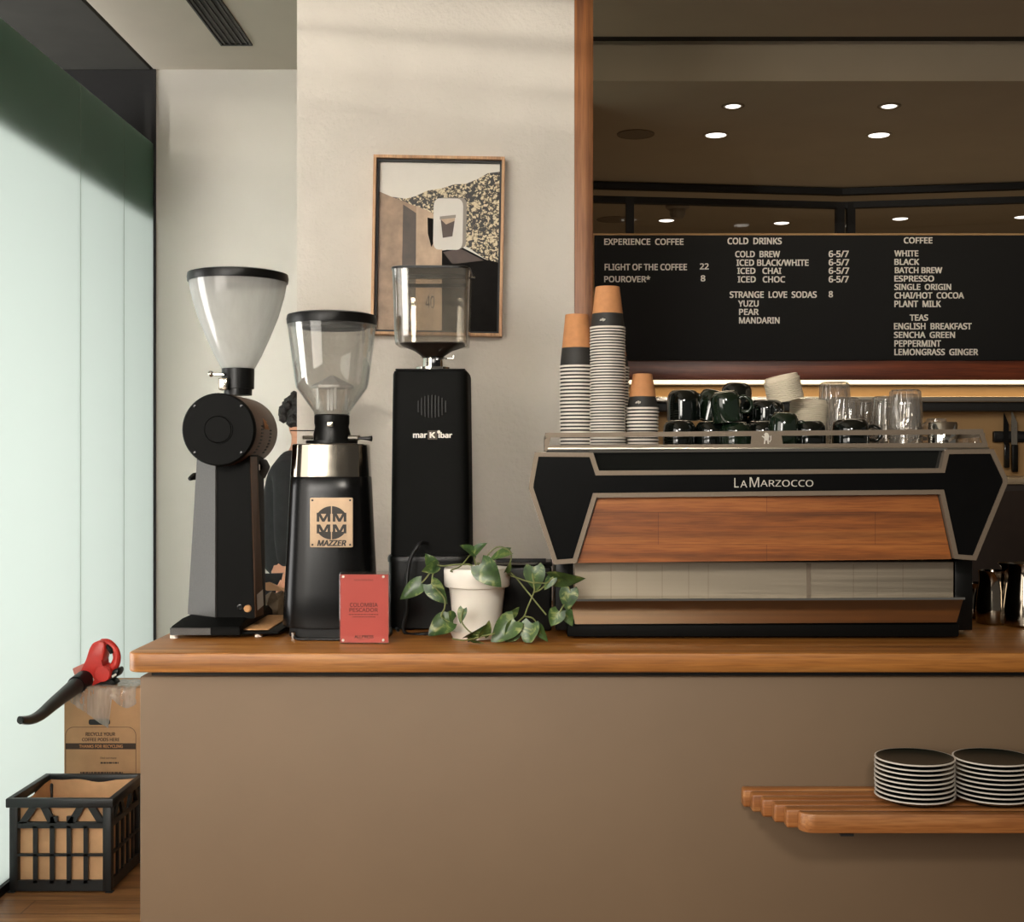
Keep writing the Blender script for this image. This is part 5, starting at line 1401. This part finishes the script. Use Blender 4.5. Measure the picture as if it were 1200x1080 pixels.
# slanting struts under the rim: / \ v / \
zt_, zb_ = ch - .028, ch - .082
def strut(u0, u1, tw=.013):
    L = cx1 - cx0; W_ = cy1 - cy0
    for y in (cy0 + .002, cy1 - .012):
        prism(bm, [(cx0 + u0 * L - tw, zb_), (cx0 + u0 * L + tw, zb_), (cx0 + u1 * L + tw, zt_), (cx0 + u1 * L - tw, zt_)], y, y + .01)
    for x in (cx0 + .002, cx1 - .012):
        m = [(x, cy0 + u0 * W_ - tw, zb_), (x, cy0 + u0 * W_ + tw, zb_), (x, cy0 + u1 * W_ + tw, zt_), (x, cy0 + u1 * W_ - tw, zt_)]
        loft(bm, [m, [(p[0] + .01, p[1], p[2]) for p in m]])
strut(.13, .24); strut(.42, .34); strut(.60, .70); strut(.90, .80)
for y in (cy0 + .002, cy1 - .012):
    L = cx1 - cx0
    box(bm, cx0 + .40 * L, cx0 + .47 * L, y, y + .01, zb_, zb_ + .022); box(bm, cx0 + .56 * L, cx0 + .63 * L, y, y + .01, zb_, zb_ + .022)
part('basket', bm, 'crate', t, 25)
for x in (cx0 - .004, cx1 - .02):
    for y in (cy0 - .004, cy1 - .02):
        bm = nb(); box(bm, x, x + .024, y, y + .024, .0005, .0038, .001, 1); part('foot', bm, 'crate', t)
# crumpled kraft bag lining the crate
random.seed(11)
rings = []
def sqr(zz, g, amp, sd):
    r_ = []
    a0, a1, b0, b1 = cx0 + g, cx1 - g, cy0 + g, cy1 - g
    N = 14
    per = [(a0 + (a1 - a0) * i / N, b0) for i in range(N)] + [(a1, b0 + (b1 - b0) * i / N) for i in range(N)] + [(a1 - (a1 - a0) * i / N, b1) for i in range(N)] + [(a0, b1 - (b1 - b0) * i / N) for i in range(N)]
    mx, my = (a0 + a1) / 2, (b0 + b1) / 2
    for i, (x, y) in enumerate(per):
        k = 1 - amp * (0.5 + 0.5 * noise.noise(Vector((x * 14 + sd, y * 14, zz * 11))))
        r_.append((mx + (x - mx) * k, my + (y - my) * k, zz + (noise.noise(Vector((x * 9, y * 9, sd))) * .02 if zz > .2 else 0)))
    return r_
outer_ = [sqr(.016, .022, .0, 0), sqr(.06, .018, .03, 1), sqr(.12, .017, .05, 2), sqr(.18, .017, .06, 3), sqr(.24, .017, .07, 4), sqr(.272, .016, .05, 5), sqr(.288, .016, .05, 6)]
inner_ = [[(p[0] * .985 + .015 * (cx0 + cx1) / 2, p[1] * .985 + .015 * (cy0 + cy1) / 2, p[2] + .002) for p in r_] for r_ in outer_[::-1]]
bm = nb(); loft(bm, outer_ + inner_, True, True)
solo('paper_bag', bm, 'kraft_bag', 'crumpled kraft paper bag lining the black milk crate', 'paper bag', ((cx0 + cx1) / 2, (cy0 + cy1) / 2, .016), smooth=50)

# cardboard box
bx0, bx1, by0, by1, bh = X(75, 4.62), -1.30, 4.62, 4.84, Z(806, 4.62)
t = thing('cardboard_box', 'kraft cardboard recycling box standing behind the black crate', 'box', ((bx0 + bx1) / 2, (by0 + by1) / 2, 0))
bm = nb(); box(bm, bx0, bx1, by0, by1, .0008, bh, .003, 2); bxo = part('carton', bm, 'kraft_box', t)
D = by0; xp = lambda px: X(px, D); zp = lambda py: Z(py, D)
bm = nb(); prism(bm, roundrect(xp(104), xp(129), zp(849), zp(842.5), .007), D - .0012, D + .001); part('hand_hole', bm, 'dark', bxo, label='dark hand hole')
bm = nb()
pts = [(xp(77), zp(912)), (xp(77), zp(862))]; pts = roundrect(xp(76.6), xp(159.5), zp(935), zp(851.5), .030, 6)
ring_prism(bm, pts, inset(pts, .0016), D - .0008, D - .0001)
box(bm, xp(77), xp(159.4), D - .0008, D - .0001, zp(877.6), zp(870.6))
text_into(bm, 'RECYCLE YOUR', xp(100.5), xp(135), zp(862), zp(857.8), D - .0001, .0008, .015)
text_into(bm, 'COFFEE PODS HERE', xp(96.3), xp(140), zp(868.3), zp(864.3), D - .0001, .0008, .015)
text_into(bm, 'Find out more', xp(117.8), xp(136.5), zp(889), zp(886.6), D - .0001, .0008, 0)
random.seed(9)
for py, a, b, hh in ((892.6, 117.8, 139, 1.9), (904.2, 94, 144, 1.8)):
    x_ = a
    while x_ < b:
        w_ = random.uniform(1.5, 4.5); box(bm, xp(x_), xp(min(b, x_ + w_)), D - .0008, D - .0001, zp(py + hh), zp(py)); x_ += w_ + .7
part('printing', bm, 'kraft_ink', bxo, 0)
bm = nb(); text_into(bm, 'THANKS FOR RECYCLING', xp(93), xp(144), zp(876), zp(872.2), D - .0008, .0006, .015); part('lettering', bm, 'kraft', bxo, 0)
bm = nb(); box(bm, bx0 + .02, bx1 - .02, (by0 + by1) / 2 - .0015, (by0 + by1) / 2 + .0015, bh + .0001, bh + .0012); part('flap_seam', bm, 'kraft_ink', bxo)

# crumpled clear film draped over the top front edge of the box
random.seed(21)
bm = nb(); N, Mv = 26, 14
grid = []
for i in range(N + 1):
    u_ = i / N
    px = 76 + u_ * 84
    hang = (12 + 36 * min(1, u_ / .62) if u_ < .63 else 16 + 8 * math.sin(u_ * 9)) * S(D)
    row = []
    for j in range(Mv + 1):
        v_ = j / Mv
        nz = noise.noise(Vector((u_ * 7, v_ * 5, 3.1))) * .012 + noise.noise(Vector((u_ * 17, v_ * 11, 1.1))) * .005
        if v_ < .45:
            f = v_ / .45; p = (X(px, D), by0 + .16 * (1 - f) - .004 * f, bh + .003 + .008 * abs(nz) / .012 * (1 - f * .4))
        else:
            f = (v_ - .45) / .55; p = (X(px, D) + .01 * nz / .012 * f, by0 - .006 - abs(nz) * .9, bh + .003 - hang * f)
        row.append(bm.verts.new(p))
    grid.append(row)
for i in range(N):
    for j in range(Mv): bm.faces.new((grid[i][j], grid[i][j + 1], grid[i + 1][j + 1], grid[i + 1][j]))
solo('plastic_film', bm, 'plastic_film', 'crumpled clear plastic draped over the top front edge of the cardboard box', 'plastic film', (X(118, D), by0, bh), smooth=60)

# leaf blower
D = 4.70; s = S(D)
q = lambda px, py: (X(px, D), Z(py, D))
NZ = lambda px: 4.70 - max(0, 104 - px) * .0062      # the nozzle runs forward towards the camera
t = thing('leaf_blower', 'red and black cordless leaf blower lying on the cardboard box', 'leaf blower', (X(118, D), D, bh + .004))
def tube2(pts, rad, squash=1.0, seg=16, sm=6, name=None):
    bm = nb(); tube(bm, [(X(a, NZ(a)), NZ(a), Z(b, NZ(a))) for a, b in pts], rad, seg, sm); return bm
bm = tube2([(24, 843.5), (36, 843), (48, 837), (62, 825), (78, 812), (92, 801)], [4.0 * s, 5.2 * s, 6.2 * s, 7.2 * s, 8.4 * s, 10.0 * s], 1, 18)
noz = part('nozzle', bm, plain('black nozzle plastic', (34, 34, 32), 0.4, 0, 0.1), t, 50, label='long black curved nozzle')
bm = nb(); lathe(bm, [(4.3 * s, 0), (4.4 * s, .002), (3.2 * s, .0022), (3.2 * s, 0.0)], 0, 0, 20, cap0=False, cap1=False)
M = Matrix.Translation((X(24, NZ(24)), NZ(24), Z(843.5, NZ(24)))) @ Vector((-.45, -.89, -.03)).to_track_quat('Z', 'Y').to_matrix().to_4x4()
for v in bm.verts: v.co = M @ v.co
part('nozzle_mouth', bm, 'black_gloss', noz)
bm = tube2([(89, 803), (97, 797.5), (104, 793)], [10.6 * s, 11.2 * s, 11.0 * s], 1, 18, 4); part('nozzle_collar', bm, 'black_satin', t, 50)
bm = nb()   # red housing: side outline given depth and rounded edges
prism(bm, [q(91, 796.5), q(99, 788), q(104, 773), q(108, 759), q(112, 752), q(118.5, 749), q(124, 750), q(126.5, 754), q(126.5, 760), q(124.5, 771), q(120.5, 780.5), q(128, 778), q(133, 781), q(134.5, 788), q(132, 794), q(122, 797), q(112, 799), q(103, 806), q(97, 803)], D - .036, D + .036, .006)
hous = part('housing', bm, 'red_plastic', t, 30, label='red plastic housing')
bm = nb(); tube(bm, [(X(a, D), D, Z(b, D)) for a, b in ((119, 752.5), (126, 752.5), (132, 757), (136, 764), (137, 772), (134, 780), (129, 784))], [4.2 * s, 4.2 * s, 4.4 * s, 4.6 * s, 4.6 * s, 5.4 * s, 6 * s], 14, 6); hd = part('handle', bm, 'red_plastic', t, 50)
bm = nb(); tube(bm, [(X(a, D), D - .012, Z(b, D)) for a, b in ((126, 755.6), (130.5, 760), (132.5, 765))], [2.4 * s, 3.2 * s, 2.2 * s], 10, 5); part('trigger', bm, 'black_gloss', hd)
bm = nb(); lathe(bm, [(9 * s, D - .034), (9.3 * s, D - .038), (8.4 * s, D - .0405), (3 * s, D - .041)], X(124, D), 0, 28, 'Y', Z(787.5, D)); part('fan_cover', bm, 'red_plastic', hous, 40)
bm = nb(); prism(bm, [q(83, 784), q(96, 778), q(101, 781), q(97, 790), q(90, 795), q(86, 793)], D + .012, D + .034, .004); part('side_guard', bm, plain('pale red plastic', (214, 128, 116), 0.4), hous, 30, label='paler red side guard')
bm = nb(); prism(bm, [q(136, 783), q(141, 781), q(143, 785.5), q(140, 791), q(134, 794.5), q(131.5, 790)], D - .03, D + .03, .005); bat = part('battery', bm, 'black_satin', t, 30)
bm = nb(); prism(bm, [q(134, 790), q(139, 787), q(140, 789), q(135, 792.5)], D - .032, D - .0299); part('battery_label', bm, 'white', bat, 0)
bm = nb(); prism(bm, [q(106, 807.5), q(112, 799.5), q(124, 797), q(134, 794), q(139, 799), q(130, bh * 0 + 806), q(116, 807.8)], D - .03, D + .03, .006); part('base_foot', bm, 'black_rubber', t, 30)
bm = nb(); prism(bm, [q(101.5, 803.5), q(105, 799.5), q(107, 801), q(103.5, 805)], D - .0465, D - .034); prism(bm, [q(106, 799), q(113, 791.5), q(114.5, 794.5), q(108, 801.5)], D - .0385, D - .033); part('label', bm, 'p_white', hous, 0, label='small pale logo label')

# ================================================================== PERSON
def skin_mesh(joints, edges, radii, sub=2, root=0):
    me = bpy.data.meshes.new('figure'); me.from_pydata([tuple(j) for j in joints], edges, [])
    o = bpy.data.objects.new('figure_tmp', me); C.objects.link(o)
    m = o.modifiers.new('skin', 'SKIN'); m.use_smooth_shade = True; m.branch_smoothing = 0.4
    for i, v in enumerate(o.data.skin_vertices[0].data):
        r_ = radii[i]; v.radius = r_ if isinstance(r_, tuple) else (r_, r_); v.use_root = (i == root)
    sm = o.modifiers.new('sub', 'SUBSURF'); sm.levels = sub; sm.render_levels = sub
    bpy.context.view_layer.update()
    dg = bpy.context.evaluated_depsgraph_get()
    out = bpy.data.meshes.new_from_object(o.evaluated_get(dg))
    bpy.data.objects.remove(o)
    bm = nb(); bm.from_mesh(out); bpy.data.meshes.remove(out)
    return bm
PX, PY = -0.925, 5.18
t = thing('person', 'person in black with curly dark hair and bowed head, half hidden behind the pillar', 'person', (PX, PY, 0))
w3 = lambda dx, dy, zz: (PX + dx, PY + dy, zz)
J = [w3(-.055, 0, .93), w3(-.065, 0, 1.10), w3(-.06, 0, 1.26), w3(-.04, 0, 1.37), w3(-.025, 0, 1.45), w3(-.012, 0, 1.52), w3(-.005, 0, 1.60),       # 0-6 pelvis..crown
     w3(-.06, -.09, .86), w3(-.05, -.095, .47), w3(-.045, -.09, .09), w3(.09, -.09, .035),                                                   # 7-10 near leg
     w3(-.04, .09, .86), w3(-.0, .095, .47), w3(-.02, .09, .09), w3(.11, .09, .035),                                                          # 11-14 far leg
     w3(-.045, -.17, 1.36), w3(-.04, -.215, 1.10), w3(-.035, -.215, .985), w3(-.035, -.212, .945),                                                 # 15-18 near arm
     w3(-.03, .17, 1.36), w3(.03, .21, 1.12), w3(.17, .16, 1.03), w3(.21, .15, 1.02)]                                                        # 19-22 far arm
E = [(0, 1), (1, 2), (2, 3), (3, 4), (4, 5), (5, 6), (0, 7), (7, 8), (8, 9), (9, 10), (0, 11), (11, 12), (12, 13), (13, 14), (3, 15), (15, 16), (16, 17), (17, 18), (3, 19), (19, 20), (20, 21), (21, 22)]
Rr = [(.11, .13), (.10, .12), (.11, .13), (.10, .11), .048, .068, .075, .08, .055, .038, .034, .08, .055, .038, .034, .05, .04, .027, .026, .05, .04, .027, .026]
bm = skin_mesh(J, E, Rr)
# fingers and thumbs, each its own chain rooted in the palm
def hand(palm, down, spread, thumbdir):
    palm = Vector(palm); down = Vector(down).normalized(); sp = Vector(spread).normalized(); cr = down.cross(sp).normalized()
    box_ = nb(); rings = []
    for f, a, b in ((-.02, .026, .018), (.02, .038, .016), (.055, .040, .015), (.07, .036, .012)):
        c = palm + down * f
        rings.append([tuple(c + sp * (a * math.cos(k * PI / 6)) + cr * (b * math.sin(k * PI / 6))) for k in range(12)])
    loft(box_, rings)
    for k, ln in enumerate((.066, .076, .070, .054)):
        o0 = palm + down * .06 + sp * (-.028 + .0187 * k)
        tube(box_, [tuple(o0), tuple(o0 + down * ln * .45 + cr * .004), tuple(o0 + down * ln * .8 + cr * .014), tuple(o0 + down * ln + cr * .024)], [.0088, .0085, .008, .0062], 8, 4)
    o0 = palm + down * .01 - sp * .03
    tube(box_, [tuple(o0), tuple(o0 + down * .03 - sp * .016 + cr * .006), tuple(o0 + down * .058 - sp * .02 + cr * .014)], [.0105, .0098, .0075], 8, 4)
    me = bpy.data.meshes.new('tmp'); box_.to_mesh(me); box_.free(); bm.from_mesh(me); bpy.data.meshes.remove(me)
hand(J[18], (.06, .02, -1), (1, .1, 0), 1)
hand(J[22], (.8, -.1, -.5), (0, 1, 0), 1)
# face: nose, brow, ears, eyes, mouth set on the head which looks down to the right
hc = Vector(J[5]) * .4 + Vector(J[6]) * .6
fd = Vector((.86, 0, -.5)).normalized(); fu = Vector((.5, 0, .86)).normalized(); fs = Vector((0, 1, 0))
def fp(a, b, c): return tuple(hc + fd * a + fu * b + fs * c)
sphere(bm, fp(.02, -.01, 0), .088, 3, (.98, .84, 1.1))
tube(bm, [fp(.095, .02, 0), fp(.112, -.012, 0), fp(.10, -.026, 0)], [.007, .013, .009], 8, 4)
sphere(bm, fp(.075, -.085, 0), .03, 2)
for sd in (-1, 1): sphere(bm, fp(-.005, -.01, sd * .078), .022, 2, (.7, .45, 1.3))
body_p = part('body', bm, 'skin', t, 60)
bm = nb()
for sd in (-1, 1): sphere(bm, fp(.092, .012, sd * .03), .010, 2)
part('eyes', bm, 'p_dark', body_p)
bm = nb(); tube(bm, [fp(.088, -.052, -.022), fp(.099, -.05, 0), fp(.088, -.052, .022)], .005, 8, 4); part('mouth', bm, plain('lips', (160, 92, 80), 0.5), body_p)
random.seed(4)
bm = nb()
for k in range(150):
    v_ = Vector((random.gauss(0, 1), random.gauss(0, 1), random.gauss(0, 1))).normalized()
    if v_.dot(fd) > .35 or v_.dot(fu) < -.62: continue
    c = hc + Vector((v_.x * .092, v_.y * .085, v_.z * .098)) + fd * (-.012) + fu * .012
    sphere(bm, tuple(c), random.uniform(.015, .027), 1, (1, 1, 1))
sphere(bm, tuple(hc - fd * .012 + fu * .014), .088, 2)
part('hair', bm, 'hair', t, 60, label='dark curly hair')
# clothing
js = [0, 1, 2, 3, 4, 15, 16, 17, 19, 20, 21]; mp = {j: i for i, j in enumerate(js)}
Jc = [list(J[j]) for j in js]; Jc[0][2] = .90
Ec = [(mp[a], mp[b]) for a, b in E if a in mp and b in mp]
bm = skin_mesh(Jc, Ec, [(.13, .15), (.13, .145), (.14, .16), (.12, .13), .062, .075, .062, .05, .075, .062, .05])
part('shirt', bm, 'cloth', t, 60, label='loose black shirt')
js = [0, 7, 8, 9, 11, 12, 13]; mp = {j: i for i, j in enumerate(js)}
Jc = [list(J[j]) for j in js]
bm = skin_mesh(Jc, [(mp[a], mp[b]) for a, b in E if a in mp and b in mp], [(.128, .148), .105, .082, .066, .105, .082, .066])
part('trousers', bm, 'cloth2', t, 60)
bm = nb()
tube(bm, [w3(-.175, -.1, 1.19), w3(-.185, -.06, 1.15), w3(-.182, -.05, 1.10), w3(-.17, -.07, 1.06)], .011, 8, 4); part('apron_tie', bm, 'white', t, 60, label='white strip at the back of the waist')
for j in (9, 13):
    bm = nb(); b_ = Vector(J[j])
    sphere(bm, (b_.x + .055, b_.y, .045), .075, 3, (1.75, .66, .56))
    for v in bm.verts:
        if v.co.z < .003: v.co.z = .003
    part('shoe', bm, 'shoe', t, 60)
